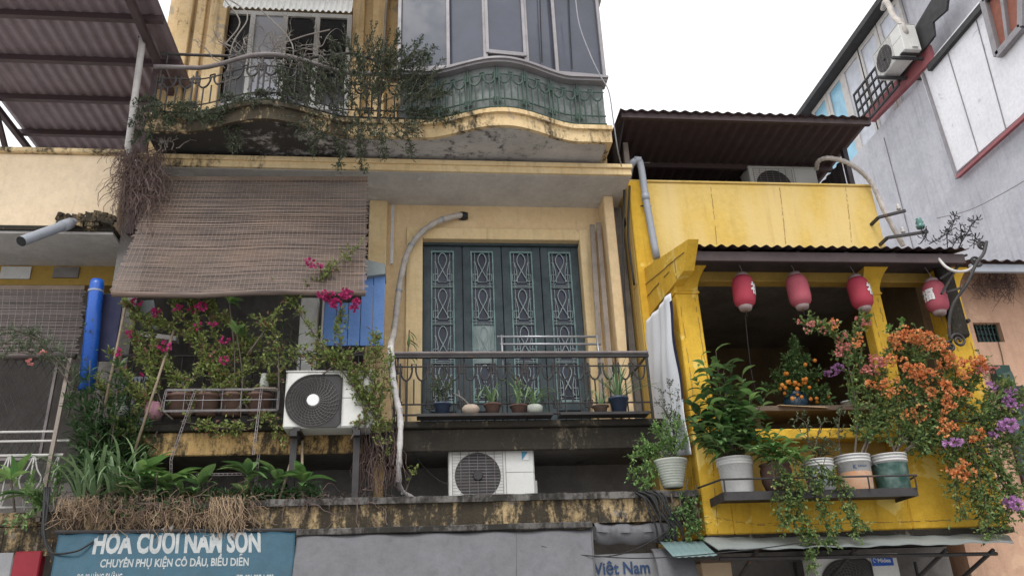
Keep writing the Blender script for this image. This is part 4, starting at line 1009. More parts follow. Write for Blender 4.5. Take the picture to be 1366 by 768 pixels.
# ================================================================== AIR CONDITIONERS
def ac_unit(label, loc, rotz, style, w=.78, h=.54, d=.27, tilt=0.0, name='air_conditioner'):
    """outdoor unit; front faces -y, origin at the middle of its base"""
    T = thing(name, label, 'air conditioner', (0, 0, 0))
    x0, x1 = -w/2, w/2; split = x0+w*.66
    cs = MB(); cs.box(x0, x1, -d/2, d/2, .03, h); cs.build('casing', 'ac_white', T, bevel=.014)
    cp = MB(); cp.box(x0-.006, x1+.006, -d/2-.006, d/2+.006, h, h+.012); cp.build('lid', 'ac_white', T, bevel=.004)
    for x in (x0+.12, x1-.12): MB().box(x-.03, x+.03, -d/2-.02, d/2+.02, 0, .03).build('foot', 'iron', T)
    yf = -d/2; cx = x0+w*.335; cz = h*.5; R = h*.44
    if style == 'dome':                             # black guard: round on the left, square on the right
        pts = []
        for i in range(25):
            a = pi/2+pi*i/24; pts.append((cx+R*cos(a), cz+R*sin(a)))
        sq = R*1.02
        for (a, b) in ((cx+sq*.86, cz-R), (cx+sq, cz-R*.86), (cx+sq, cz+R*.86), (cx+sq*.86, cz+R)): pts.append((a, b))
        bd = MB(); bd.prism([V(a, yf-.012, b) for a, b in pts][::-1], (0, .010, 0)); G_ = bd.build('fan_guard', 'ac_dark', T)
        rim = MB(); rim.tube([V(a, yf-.014, b) for a, b in pts+[pts[0]]], .008, 5); rim.build('guard_rim', 'iron', G_)
        rg = MB()
        for k in range(2, 11):
            rr = R*k/10.5; m_ = 28
            rg.tube([V(cx+rr*cos(2*pi*i/m_), yf-.016-.02*(1-k/11), cz+rr*sin(2*pi*i/m_)) for i in range(m_+1)], .0028, 3, cap=False)
        for k in range(30):
            a = 2*pi*k/30; c2 = a+.5
            rg.tube([V(cx+R*.2*cos(a), yf-.034, cz+R*.2*sin(a)), V(cx+R*.6*cos(a+.25), yf-.026, cz+R*.6*sin(a+.25)), V(cx+R*.96*cos(c2), yf-.015, cz+R*.96*sin(c2))], .0028, 3, cap=False)
        rg.build('guard_wires', 'guard', G_, stuff=True)
        hb = MB(); hb.lathe(V(cx, yf-.03, cz), [(0, -.012), (.050, -.012), (.056, 0), (.056, .02)], 20, Matrix.Rotation(-pi/2, 3, 'X')); hb.build('hub_cap', 'white_flat', G_)
    else:                                           # square wire grille over a dark disc, the opening's shade put into its colour
        R = h*.42
        op = MB(); op.lathe(V(cx, yf-.003, cz), [(0, 0), (R, 0)], 32, Matrix.Rotation(pi/2, 3, 'X')); F_ = op.build('fan_shade_disc', 'ac_dark', T)
        bl = MB()
        for k in range(3):
            a = 2*pi*k/3+.4
            bl.poly([V(cx+.03*cos(a), yf-.005, cz+.03*sin(a)), V(cx+R*.9*cos(a-.35), yf-.008, cz+R*.9*sin(a-.35)), V(cx+R*.92*cos(a+.45), yf-.006, cz+R*.92*sin(a+.45))])
        bl.build('fan_blade', 'tarp_dark', F_)
        MB().lathe(V(cx, yf-.006, cz), [(0, -.02), (.04, -.02), (.05, 0)], 14, Matrix.Rotation(-pi/2, 3, 'X')).build('hub', 'ac_dark', F_)
        gr = MB(); sx = R*1.1
        for k in range(17):
            z = cz-R*1.05+2.1*R*k/16; gr.tube([V(cx-sx, yf-.016, z), V(cx+sx, yf-.016, z)], .0022, 3, cap=False)
        for k in range(7):
            x = cx-sx+2*sx*k/6; gr.tube([V(x, yf-.019, cz-R*1.05), V(x, yf-.019, cz+R*1.05)], .003, 3, cap=False)
        gr.build('wire_grille', 'handrail', T)
    pn = MB(); pn.box(split, split+.004, yf-.003, yf+.01, .035, h-.004); pn.box(split+.005, x1-.003, yf-.003, yf+.01, h*.55, h*.555); pn.build('panel_seam', 'handrail', T)
    vl = MB(); vl.box(x1-.03, x1+.035, -.02, .1, .08, .22); vl.build('valve_cover', 'ac_white', T, bevel=.006)
    T.location = loc; T.rotation_euler = (tilt, 0, rotz)
    return T
p = at(437, 576, -1.02); w1 = at(494, 574, -1.0).x-at(380, 574, -1.0).x
A1 = ac_unit('white outdoor unit with black domed fan guard, raised on posts left of the railing', (p.x, -1.0, p.z-.02), 0, 'dome', w1*1.0, .535, .28)
# stand: two angle posts and bearers
ST = thing('unit_stand', 'dark steel stand carrying the raised outdoor unit above the ledge', 'stand', (p.x, -1.0, ZLEDGE1))
for px in (392, 476):
    x = at(px, 600, -1.08).x; MB().box(x-.03, x+.025, -1.10, -1.06, ZLEDGE1, p.z-.0685).build('post', 'iron', ST)
    MB().box(x-.03, x+.03, -1.18, -.80, p.z-.068, p.z-.021).build('bearer', 'iron', ST)
p = at(654, 662, -.62); w2 = at(711, 612, -.75).x-at(597, 612, -.75).x
A2 = ac_unit('white outdoor unit with square wire grille standing on the ledge below the balcony', (p.x+.01, -.62, ZLEDGE1), 0, 'wire', w2, .50, .28)
# its blue and white sticker
x = p.x+.01+w2*.40; z = ZLEDGE1+.43
k_ = MB(); k_.prism([V(x-.035, -.762, z-.045), V(x+.02, -.762, z+.03), V(x-.035, -.762, z+.03)], (0, -.003, 0)); o = k_.build('sticker', 'sign_cyan', None); o.parent = A2; o.location = -A2.location
k_ = MB(); k_.prism([V(x-.028, -.765, z-.045), V(x+.028, -.765, z-.045), V(x+.028, -.765, z+.028)], (0, -.002, 0)); o = k_.build('sticker', 'white_flat', None); o.parent = A2; o.location = -A2.location
# unit under the metal awning
pz = at(1140, 738, -.85).z; xa, xb = at(1084, 745, -.85).x, at(1195, 745, -.85).x
A3 = ac_unit('cream outdoor unit with a blue brand badge under the metal awning', ((xa+xb)/2, -.75, pz-.58), 0, 'dome', xb-xa, .56, .26)
sx = at(1163, 745, -.89).x; sx2 = at(1191, 745, -.89).x; z0, z1 = at(1176, 754, -.89).z, at(1176, 739, -.89).z
o = MB().box(sx, sx2, -.888, -.8815, z0, z1).build('badge', 'midea_blue', None); o.parent = A3; o.location = -A3.location; o['label'] = 'blue badge'
t_ = text_mesh('badge_lettering', 'Midea', (z1-z0)*.36, 'white_flat', YH, V(sx+.05, -.889, z0+(z1-z0)*.3), V(1, 0, 0), V(0, 0, 1), .02, (sx2-sx)*.62, 0, .001)
t_.parent = o; t_.location = YH.location
rg = MB(); rg.tube([V(sx+.025+.016*cos(2*pi*i/14), -.8895, (z0+z1)/2+.016*sin(2*pi*i/14)) for i in range(12)], .003, 4); r2 = rg.build('badge_ring', 'white_flat', None); r2.parent = o
bl = thing('unit_shelf', 'steel shelf under the awning carrying the badge-marked outdoor unit', 'shelf', ((xa+xb)/2, -.75, pz-.62))
MB().box(xa-.1, xb+.1, -.92, -.2, pz-.63, pz-.585).build('plate', 'iron', bl)
# unit on the terrace
p = at(1046, 244, .25); x0, x1 = at(1000, 235, .25).x, at(1090, 235, .25).x; zt_ = at(1046, 223, .25).z
A5 = ac_unit('pale outdoor unit half hidden behind the yellow terrace parapet', ((x0+x1)/2, .38, zt_-.56), 0, 'wire', x1-x0, .55, .27)
MB().box(x0, x1, .25, .6, uz1-.35, zt_-.56).build('unit_plinth', 'concrete', YH)
# unit high on the grey building
pA = atX(1189, 68, GX-.55); sc_ = (pA-CAM).length/8.3
A4 = ac_unit('small white outdoor unit bracketed high on the grey building', (GX-.45, pA.y, pA.z-.40), -pi/2, 'wire', .98, .66, .36)
MB().bar(V(GX-.8, pA.y-.3, pA.z-.43), V(GX+.25, pA.y-.3, pA.z-.43), .05).build('unit_bracket', 'tarp_dark', GBd); MB().bar(V(GX-.8, pA.y+.3, pA.z-.43), V(GX+.25, pA.y+.3, pA.z-.43), .05).build('unit_bracket', 'tarp_dark', GBd)
HB = thing('refrigerant_hose', 'grey lagged hose looping above the outdoor unit on the grey building', 'hose', (GX-.3, pA.y, pA.z))
MB().tube(cr([atX(1204, 52, GX-.4), atX(1208, 44, GX-.5), atX(1200, 30, GX-.5), atX(1192, 22, GX-.4), atX(1186, 8, GX-.3), atX(1181, 3, GX-.2), atX(1178, 12, GX-.1)], 6), .06, 7).build('hose', 'wrap', HB, smooth=True)

# ================================================================== PIPES, HOSES, CABLES
def pipe(name, label, cat, pts, r, mat, n=8, smooth=True, group=None, parts=None):
    T = thing(name, label, cat, pts[-1], group)
    o = MB().tube(pts, r, n).build('pipe' if cat != 'cable' else 'wire', mat, T, smooth=smooth)
    if cat == 'pipe':                               # couplings and wall clips
        for f in (.45, .8):
            i = max(1, int(f*(len(pts)-1))); a_ = Vector(pts[i-1]); b_ = Vector(pts[i]); m_ = a_.lerp(b_, .5); d_ = (b_-a_).normalized()
            MB().tube([m_-d_*.04, m_+d_*.04], r*1.14, 12).build('coupling', mat, T, smooth=True); MB().bar(m_+d_*.09-V(.06, -r, 0), m_+d_*.09+V(.06, r, 0), .02, .012).build('clip', 'iron', T)
    return T
# slanting PVC spout
a, b = at(96, 297, -.80), at(28, 322, -1.35)
SP = thing('drain_spout', 'grey plastic spout sticking out from the left parapet', 'pipe', a)
d = (b-a).normalized()
MB().tube([a-d*.15, b], .047, 14, cap=False).build('pipe', 'pvc_grey', SP, smooth=True)
MB().tube([b+d*-.002, a+d*.2], .041, 14).build('bore_shade_plug', 'cable', SP)  # solid black plug standing for the shade inside the spout
MB().tube([a+d*.02, a+d*.16], .055, 14).build('socket', 'pvc_grey', SP, smooth=True); 
bp = MB()
for k in range(90):
    c = at(rng.uniform(78, 150), 294+rng.uniform(-9, 9)*(1 if k < 60 else .6), rng.uniform(-.82, -.76)); s = rng.uniform(.008, .032); bp.hexa([c+Vector(q)*s+rv(.012) for q in ((-1, -.6, -1), (1, -.6, -1), (1, 1, -1), (-1, 1, -1), (-1, -.6, 1), (1, -.6, 1), (1, 1, 1), (-1, 1, 1))])
o = bp.build('mortar_lumps', 'fascia_decay', LH, stuff=True)
# tall white downpipe left of the balcony
a, b = at(171, 196, -1.0), at(199, -10, -1.0)
pipe('downpipe', 'pale plastic downpipe climbing past the left end of the wavy balcony', 'pipe', [b, V((a.x+b.x)/2, -1.0, (a.z+b.z)/2), a, V(a.x, -.76, a.z-.12)], .034, 'pvc_white', 10)
# blue pipe or rolled sheet
BP = thing('blue_drum', 'bright blue plastic cylinder standing upright left of the big blind', 'cylinder', at(112, 470, -.95))
a, b = at(130, 374, -.95), at(109, 520, -.95)
MB().tube([a, a.lerp(b, .04), a.lerp(b, .05), V(b.x+.04, b.y, b.z)], [.056, .062, .064, .068], 16).build('tube', 'blue_pipe', BP, smooth=True)
MB().tube([a.lerp(b, .10), a.lerp(b, .115)], .068, 14).build('band', 'pvc_grey', BP); MB().box(a.x+.03, a.x+.22, -.86, -.84, b.z+.3, a.z-.1).build('shadow_flap', 'navy', BP)  # navy flap: the shadow beside the cylinder is put into its colour
# lagged air-con hose: wall outlet, bend, down and round the handrail to the ledge
hp = [at(616, 287, -.05), at(604, 289, -.09), at(583, 296, -.10), at(560, 312, -.12), at(544, 336, -.12), at(535, 370, -.13), at(530, 405, -.15), at(526, 440, -.30), at(521, 465, -.75), at(523, 500, -.92), at(528, 530, -.93)]
H1 = thing('refrigerant_hose', 'beige taped hose bending down from the wall left of the door', 'hose', hp[-1])
P = cr(hp, 6); MB().tube(P, [.030+.003*((i*7) % 3) for i in range(len(P))], 9).build('hose', 'wrap', H1, smooth=True)
for i_ in (10, 22, 33): MB().tube([P[i_]-(P[i_+1]-P[i_]).normalized()*.012, P[i_]+(P[i_+1]-P[i_]).normalized()*.012], .038, 10).build('tape_band', 'pvc_grey', H1)
MB().lathe(hp[0]+V(.02, .02, 0), [(0, -.05), (.045, -.05), (.05, 0), (.04, .05), (0, .05)], 12, Matrix.Rotation(pi/2, 3, 'Y')).build('wall_sleeve', 'cable', H1)
hp = [at(521, 462, -.93), at(523, 495, -.96), at(528, 528, -.98), at(534, 560, -.98), at(533, 600, -.98), at(532, 635, -.9), at(537, 655, -.7), at(560, 668, -.5)]
H2 = thing('refrigerant_hose', 'peeling white wrapped hose hanging from the railing end down to the ledge', 'hose', hp[-1])
P = cr(hp, 6); MB().tube(P, [.030+.007*((i*5) % 4)/3-.014*(i/len(P)) for i in range(len(P))], 8).build('hose', 'wrap_white', H2, smooth=True)
ct = MB()
for k in range(16):
    i = rng.randrange(4, len(P)-6); d = (P[i+1]-P[i]).normalized(); ct.leaf2(P[i]+rv(.02), d+rv(.5), V(0, -1, .2), .05, .03)
ct.build('torn_tape', 'wrap_white', H2, stuff=True)
# grey swan-neck pipe on the yellow house
g0 = [at(838, 238, UY+.05), at(842, 220, UY-.1), at(850, 214, UY-.12), at(855, 222, UY-.12), at(862, 268, UY-.12), at(876, 344, UY-.12)]
pipe('swan_neck_pipe', 'grey swan-neck vent pipe on the corner of the yellow house', 'pipe', cr(g0, 6), .040, 'pvc_grey', 10)
# pale flexible conduit at the right of the yellow wall
g0 = [at(1089, 226, -.1), at(1092, 215, -.25), at(1106, 211, -.36), at(1130, 217, -.38), at(1152, 232, -.38), at(1166, 250, -.38), at(1180, 282, -.38), at(1205, 328, -.38)]
pipe('flexible_conduit', 'pale ribbed conduit arching over the right end of the yellow wall', 'conduit', cr(g0, 6), [.026+.004*(i % 2) for i in range(43)], 'wrap', 8, smooth=False)
g0 = [at(1252, 345, -1.55), at(1262, 356, -1.62), at(1276, 362, -1.66), at(1292, 360, -1.6), at(1306, 350, -1.5)]
pipe('flexible_conduit', 'short white hose curling out of the lean-to roof end near the last lantern', 'conduit', cr(g0, 5), .014, 'pvc_white', 7)
# pole-line cross arms with insulators
for (a, b, ins, lab) in (((1172, 290), (1208, 281), [(1200, 278)], 'short upper'), ((1184, 317), (1238, 309), [(1206, 311), (1230, 308)], 'long lower')):
    p, q = at(*a, -.45), at(*b, -.55)
    T = thing('insulator_arm', '%s iron cross-arm with insulators beside the yellow wall' % lab, 'cross-arm', p, 'insulator arms right of the yellow wall')
    MB().bar(p, q, .03, .03).build('arm', 'iron', T); MB().bar(p, V(p.x-.02, UY+.05, p.z-.02), .03, .03).build('wall_tie', 'iron', T)
    for i_, (ix, iy) in enumerate(ins):
        c = p.lerp(q, (ix-a[0])/(b[0]-a[0])); k = 1.5 if (ix == 1230) else .8
        MB().lathe(c+V(0, 0, .01), [(.006, 0), (.006, .03*k), (.028*k, .03*k), (.034*k, .05*k), (.020*k, .06*k), (.030*k, .075*k), (.020*k, .10*k), (.022*k, .11*k), (0, .115*k)], 12).build('insulator', 'glass_insul' if k > 1 else 'pvc_white', T, smooth=True)
# cables
def cable(label, pts, r=.006, mat='cable', n=5, k=6): return pipe('cable', label, 'cable', cr(pts, k), r, mat, n)
cable('thin grey overhead wire swooping in front of the grey building', [at(1250, 291, -.6), at(1290, 281, -.9), at(1330, 262, -1.2), at(1380, 232, -1.6), at(1450, 180, -2)], .006, 'wire_grey')
cable('pale cord hanging diagonally across the glazed bay', [at(766, -20, -1.4), at(772, 30, -1.4), at(786, 70, -1.4), at(800, 100, -1.4), at(812, 122, -1.38), at(818, 160, -1.3), at(824, 200, -1.15), at(829, 222, -.8)], .007, 'wire_grey')
cable('thin dark cord stretched before the pale signboard', [at(722, 728, -1.37), at(760, 738, -1.42), at(795, 742, -1.44), at(830, 738, -1.4), at(868, 722, -1.3), at(900, 700, -1.25)], .005)
cable('thin wire sagging across the metal awning below the yellow balcony', [at(762, 739, -1.42), at(860, 744, -1.62), at(980, 735, -1.75), at(1080, 722, -1.7)], .0045)
cable('black cable curving on the bottom left of the blue awning', [at(60, 668, -1.25), at(58, 700, -1.35), at(66, 735, -1.4), at(100, 735, -1.45), at(125, 722, -1.36)], .008)
R_ = random.Random(12)
for k in range(9):
    x = 856+k*3.5
    pts = [at(x-8+R_.uniform(-6, 6), 655+R_.uniform(-3, 3), -1.24), at(x+4, 664+R_.uniform(-4, 4), -1.27), at(x+12+R_.uniform(-3, 5), 682, -1.28), at(x+22+R_.uniform(-3, 6), 702, -1.27), at(x+26+R_.uniform(-12, 8), 722, -1.24)]
    T = cable('black cable of the bundle spilling over the right end of the ledge', pts, .009, 'cable'); T['group'] = 'cable bundle at the ledge end'
for k in range(3):
    pts = [at(66-k*3, 650, -1.15), at(62-k*2, 690, -1.27), at(60-k, 715, -1.3), at(70+k*2, 745, -1.32), at(74+k*3, 775, -1.3)]
    T = cable('black cable dropping past the left end of the ledge', pts, .012); T['group'] = 'cables at the left end of the ledge'
cable('thin black wire trailing across the slot left of the wire-grille unit', [at(552, 604, -.7), at(565, 622, -.7), at(585, 640, -.72), at(602, 647, -.75)], .004)
for a, b, yy, lab in ((( 833, 240), (838, 470), -.42, 'nearer the door'), ((840, 248), (846, 380), -.40, 'on the yellow corner')):
    T = cable('dark bundle of wires running down the party wall %s' % lab, [at(*a, yy), at(a[0]-2, (a[1]+b[1])/2, yy-.02), at(*b, yy)], .013)

# ================================================================== LANTERNS
LP = [(992, 389, 0, 'lantern_red', 'red'), (1065, 388, 0, 'lantern_faded', 'faded'), (1147, 391, 0, 'lantern_red', 'red'), (1248, 396, 0, 'lantern_faded', 'faded')]
LL = ['red paper lantern hanging nearest the left yellow post', 'faded pinkish lantern with a raised cap, second from the left post', 'red lantern with a white character before the middle yellow post', 'lantern hanging farthest right beneath the iron scrollwork']
for i, (px, py, _, mat, nm_) in enumerate(LP):
    c = at(px, py, -1.32); rr = .105; hh = .168
    T = thing('paper_lantern', LL[i], 'lantern', (0, 0, 0), 'red lanterns under the lean-to roof')
    bd = MB(); prof = [(.035, hh)]
    for k in range(17):
        t = -1+2*k/16; r = rr*(1-abs(t)**5*.36)*(1+.012*cos(k*pi)); prof.append((r, -t*hh*.93))
    bd.lathe(V(0, 0, 0), prof, 22); bd.build('paper_body', mat, T, smooth=True)
    for s, nmx in ((1, 'top_cap'), (-1, 'bottom_cap')):
        MB().lathe(V(0, 0, s*hh*.93), [(0, s*.035), (.055, s*.035), (.066, 0), (.062, -s*.012)], 16).build(nmx, 'lantern_cap', T, smooth=True)
    hk = MB(); hk.tube([V(.0, 0, hh+.02), V(.006, 0, hh+.07), V(-.012, .02, hh+.16), V(-.015, .05, BZ1-c.z-.02)], .004, 4); hk.build('hanger', 'wire_grey', T)
    MB().tube([V(0, 0, -hh-.03), V(.004, 0, -hh-.09)], .004, 4).build('tassel', 'cable', T)
    # white character, wrapped on the paper
    c_ = bpy.data.curves.new('glyph', 'FONT'); c_.body = '福'; c_.size = .135; c_.offset = .004; c_.resolution_u = 2
    t_ = bpy.data.objects.new('glyph', c_); COL.objects.link(t_)
    me = bpy.data.meshes.new_from_object(t_.evaluated_get(bpy.context.evaluated_depsgraph_get())); bpy.data.objects.remove(t_)
    bm = bmesh.new(); bm.from_mesh(me); bmesh.ops.subdivide_edges(bm, edges=[e for e in bm.edges if e.calc_length() > .03], cuts=2); bmesh.ops.triangulate(bm, faces=bm.faces)
    xs_ = [v.co.x for v in bm.verts]; ys_ = [v.co.y for v in bm.verts]; mx = (min(xs_)+max(xs_))/2; my = (min(ys_)+max(ys_))/2
    ang0 = {0: 58, 1: 95, 2: 48, 3: -78}[i]
    for v in bm.verts:
        a = rad(-90+ang0)+(v.co.x-mx)/rr; zz = (v.co.y-my)*.95+.005
        tt = abs(zz/(hh*.93)); r = rr*(1-min(1, tt)**5*.36)*1.02+.003
        v.co = V(r*cos(a), r*sin(a), zz)
    bm.to_mesh(me); bm.free(); me.materials.clear(); me.materials.append(MATS['white_flat'])
    o = bpy.data.objects.new('character', me); COL.objects.link(o); o.parent = T
    T.location = c; T.rotation_euler = (rad(rng.uniform(-3, 3)), rad((3, -2, -3, 1)[i]), rad(rng.uniform(-6, 6)))
cable('thin cord hanging from the left lantern into the leafy plant', [at(994, 420, -1.3), at(998, 460, -1.28), at(1003, 500, -1.25), at(1010, 525, -1.22)], .003)

# ================================================================== BUCKETS on the iron tray
ty0, ty1 = YF-.36, YF-.01; tz = at(1100, 656, ty0).z
tx0, tx1 = at(966, 655, ty0).x, at(1222, 655, ty0).x
TR = thing('plant_tray', 'dark iron tray bracketed to the yellow balcony carrying the paint buckets', 'tray', ((tx0+tx1)/2, ty1, tz))
m_ = MB(); m_.box(tx0, tx1, ty0, ty1, tz-.02, tz); m_.build('base_plate', 'iron', TR)
m_ = MB(); m_.box(tx0, tx1, ty0-.01, ty0-.001, tz-.05, tz+.02); m_.box(tx0-.01, tx0-.001, ty0-.01, ty1, tz-.05, tz+.02); m_.box(tx1+.001, tx1+.01, ty0-.01, ty1, tz-.05, tz+.02); m_.build('edge_angle', 'iron', TR)
zr = at(1100, 637, ty0).z
m_ = MB(); m_.tube([V(tx0-.1, ty1, zr), V(tx0-.02, ty0-.03, zr), V(tx1+.02, ty0-.03, zr), V(tx1+.12, ty1, zr)], .009, 5); m_.build('guard_rail', 'iron', TR)
for k in range(5):
    x = tx0+(tx1-tx0)*k/4; MB().tube([V(x, ty0-.02, tz), V(x, ty0-.03, zr)], .007, 5).build('upright', 'iron', TR)
def bucket(px, label, label_mat, hb=.33, r=.148, band=None, name='paint_bucket', mat='bucket_white', py=655):
    c = at(px, py, ty0+.165); c = V(c.x, ty0+.18, tz+.002)
    T = thing(name, label, 'bucket', c, 'paint buckets on the iron tray')
    b_ = MB(); b_.lathe(c, [(0, 0), (r*.86, 0), (r*.875, .01), (r*.985, hb*.80), (r*1.0, hb*.80), (r*1.0, hb*.82), (r*.99, hb*.99), (r*.93, hb*.99), (r*.91, hb*.9)], 28); b_.build('pail', mat, T, smooth=True)
    rm_ = MB()
    for z in (hb*.82, hb*.90): rm_.lathe(c, [(r*.99, z-.008), (r*1.05, z-.006), (r*1.055, z+.006), (r*.99, z+.009)], 28)
    rm_.lathe(c, [(r*.99, hb*.965), (r*1.07, hb*.97), (r*1.07, hb), (r*.93, hb), (r*.92, hb*.95)], 28); rm_.build('rim', 'bucket_white', T, smooth=True)
    MB().lathe(c, [(0, hb*.92), (r*.93, hb*.92)], 20).build('soil', 'soil', T)
    if label_mat:
        z0, z1 = band or (.06, .76); lb = MB(); rr_ = lambda z: r*(.875+.11*z/.8)+.0025
        lb.lathe(c, [(rr_(z0), hb*z0), (rr_(z1), hb*z1)], 28); lb.build('printed_label', label_mat, T, smooth=True)
    hd_ = MB(); hd_.tube([c+V(r*1.06*cos(a), -.01+r*1.06*-abs(sin(a))*.25-.02, hb*.86-.10*sin(a)) for a in [pi*i/12 for i in range(13)]], .003, 4); hd_.build('wire_handle', 'wire_grey', T)
    return T, c, r, hb
K1, c1, r1, h1 = bucket(986, 'plain white paint bucket at the left end of the iron tray', None)
K3, c3, r3, h3 = bucket(1099, 'small speckled grey bucket in the middle of the tray', 'bucket_grey', .30, .125)
K4, c4, r4, h4 = bucket(1146, 'paint bucket with an orange label beside the green-labelled one', 'bucket_orange', .33, .148, (.05, .55))
K5, c5, r5, h5 = bucket(1195, 'paint bucket with a dark green label at the right end of the tray', 'bucket_green', .33, .152)
t_ = text_mesh('brand_lettering', 'K', .035, 'letter_navy', K4, c4+V(-.075, -r4*.88, h4*.60), V(1, -.35, 0), V(0, 0, 1), .02, .03, 0, .004); t_ = text_mesh('brand_lettering', 'KANSAI', .018, 'letter_navy', K4, c4+V(-.035, -r4*.985, h4*.64), V(1, -.05, 0), V(0, 0, 1), .02, .075, 0, .004)
c2 = at(1040, 655, ty0+.16); c2 = V(c2.x, ty0+.17, tz+.002)
K2 = thing('flower_pot', 'reddish brown ceramic pot between the white bucket and the speckled one', 'pot', c2)
MB().lathe(c2, [(0, 0), (.09, 0), (.13, .12), (.135, .22), (.12, .25), (.14, .27), (.13, .275), (.11, .25)], 20).build('pot_body', 'terracotta', K2, smooth=True); MB().lathe(c2, [(0, .25), (.115, .25)], 14).build('soil', 'soil', K2)

# plank table inside with vase, cardboard and orchid pot
tp0, tp1 = at(1003, 545, -.95), at(1168, 545, -.95); tzz = at(1080, 541, -1.0).z
TB = thing('plank_shelf', 'dark plank shelf above the yellow sill under the kumquat', 'shelf', ((tp0.x+tp1.x)/2, -.8, YSILL1))
MB().box(tp0.x, tp1.x, -1.02, -.50, tzz-.05, tzz).build('plank', 'wood_plank', TB, bevel=.005)
for x in (tp0.x+.1, tp1.x-.1): MB().box(x-.03, x+.03, -.8, -.7, YSILL1-.35, tzz-.0505).build('leg', 'wood_plank', TB)
CBd = thing('cardboard_sheet', 'tan cardboard sheet sagging over the edge of the plank shelf', 'cardboard', at(1068, 543, -1.0))
ca, cb_ = at(1036, 538, -1.0).x, at(1100, 538, -1.0).x
cm = MB(); cm.grid(lambda u, v: V(ca+(cb_-ca)*u, -.85-.22*v, tzz+.012-.055*v*v*(.4+.6*u)), 8, 6); o = cm.build('sheet', 'cardboard', CBd, smooth=True); s_ = o.modifiers.new('solid', 'SOLIDIFY'); s_.thickness = .006; s_.offset = 1

# ================================================================== POTS AND RACKS
def pot(name, label, cat, c, prof, mat, group=None, n=20, soil=None, sub=None):
    T = thing(name, label, cat, c, group); MB().lathe(c, prof, n).build('pot_body', mat, T, smooth=True)
    if soil: MB().lathe(c, [(0, soil[1]), (soil[0], soil[1])], 14).build('soil', 'soil', T)
    return T
def taper(r0, r1, h, lip=.012): return [(0, 0), (r0, 0), (r1, h*.86), (r1+lip, h*.86), (r1+lip, h), (r1-.008, h), (r1-.012, h*.9)]
LZs = LZ0+.025
def shelfpos(px, Y=-.90, z=LZs): return V(at(px, 545, Y).x, Y, z)
PT = {}
for key, px, lab, prof, mat, soil in (
    ('a', 590, 'small grey pot under the bamboo-leaved plant at the left of the balcony', taper(.055, .075, .11), 'pot_blue', (.07, .095)),
    ('b', 628, 'round beige pot on the balcony shelf with a dry twig', [(0, 0), (.05, 0), (.08, .04), (.082, .065), (.06, .09), (.05, .088)], 'pot_beige', (.055, .08)),
    ('c', 657, 'dark clay pot under the drooping spider plant mid balcony', taper(.055, .072, .10), 'terracotta', (.068, .085)),
    ('d', 692, 'brown bowl pot left of the patterned white pot', taper(.06, .075, .085), 'terracotta', (.068, .07)),
    ('e', 713, 'patterned white pot under the arching strap plant', [(0, 0), (.05, 0), (.075, .03), (.078, .07), (.065, .085), (.055, .08)], 'pot_pale', (.06, .075)),
    ('f', 826, 'blue-grey tapered pot under the spiky plant right of the balcony', taper(.065, .085, .15), 'pot_blue', (.08, .13)),
    ('g', 801, 'low brown pot beside the blue-grey pot', taper(.05, .07, .075), 'wood_plank', (.065, .06))):
    c = shelfpos(px); PT[key] = c; pot('flower_pot', lab, 'pot', c, prof, mat, 'pots on the balcony shelf', soil=soil)
# ribbed white hanging pot at the right end
c = at(899, 655, -1.18); PT['rib'] = V(c.x, -1.18, ZLEDGE1+.03)
prof = [(0, 0), (.085, 0)]
for k in range(9): z = .02+.022*k; r = .09+.045*k/8; prof += [(r, z), (r+.008, z+.008), (r, z+.017)]
prof += [(.150, .225), (.150, .24), (.128, .24), (.12, .21)]
pot('flower_pot', 'ribbed off-white pot strapped at the right end of the ledge', 'pot', PT['rib'], prof, 'pot_pale', None, 24, (.125, .215))
# left bay: round pots and the slotted-angle rack
PT['white'] = at(156, 556, -.92)
pot('flower_pot', 'rounded pale green pot at the left of the planted bay', 'pot', V(PT['white'].x, -.9, ZB1-.0), [(0, 0), (.05, 0), (.09, .05), (.095, .09), (.08, .12), (.085, .13), (.07, .125)], 'pot_pale', 'pots in the left bay', soil=(.075, .115))
pot('flower_pot', 'rounded pink pot beside the leaning bamboo pole', 'pot', V(at(205, 550, -.9).x, -.9, ZB1), [(0, 0), (.05, 0), (.085, .05), (.09, .10), (.075, .135), (.08, .145), (.065, .14)], 'pot_pink', 'pots in the left bay', soil=(.07, .13))
for px, lab in ((240, 'at its left end'), (275, 'in the middle'), (310, 'right of the middle'), (345, 'at its right end')):
    pot('flower_pot', 'dark terracotta pot inside the white wire rack, %s' % lab, 'pot', V(at(px, 548, -.88).x, -.88, ZB1+.03), taper(.085, .115, .19), 'terracotta', 'pots in the wire rack', soil=(.11, .17))
RK = thing('slotted_rack', 'white slotted-angle wire rack standing before the yellow beam', 'rack', at(290, 620, -.98))
def slotted(a, b, name='strut', w=.017):
    n = max(2, int((b-a).length/.035)); m = MB(); d = (b-a).normalized(); sd2 = d.cross(V(0, -1, 0)).normalized()*w*.5
    m.bar(a+sd2, b+sd2, .005, .004); m.bar(a-sd2, b-sd2, .005, .004)
    for k in range(n+1):
        p = a.lerp(b, k/n); m.bar(p-sd2, p+sd2, .010, .004, up=d)
    return m.build(name, 'handrail', RK)
A_ = at(222, 520, -1.0); B_ = at(372, 519, -1.0); zt2 = A_.z
zb2 = at(222, 548, -1.0).z
slotted(A_, V(B_.x, -1, zt2), 'top_rail'); slotted(V(A_.x, -1, zb2), V(B_.x, -1, zb2), 'bottom_rail')
slotted(A_, V(A_.x-.02, -1, zb2), 'end_upright'); slotted(V(B_.x, -1, zt2), V(B_.x, -1, zb2), 'end_upright')
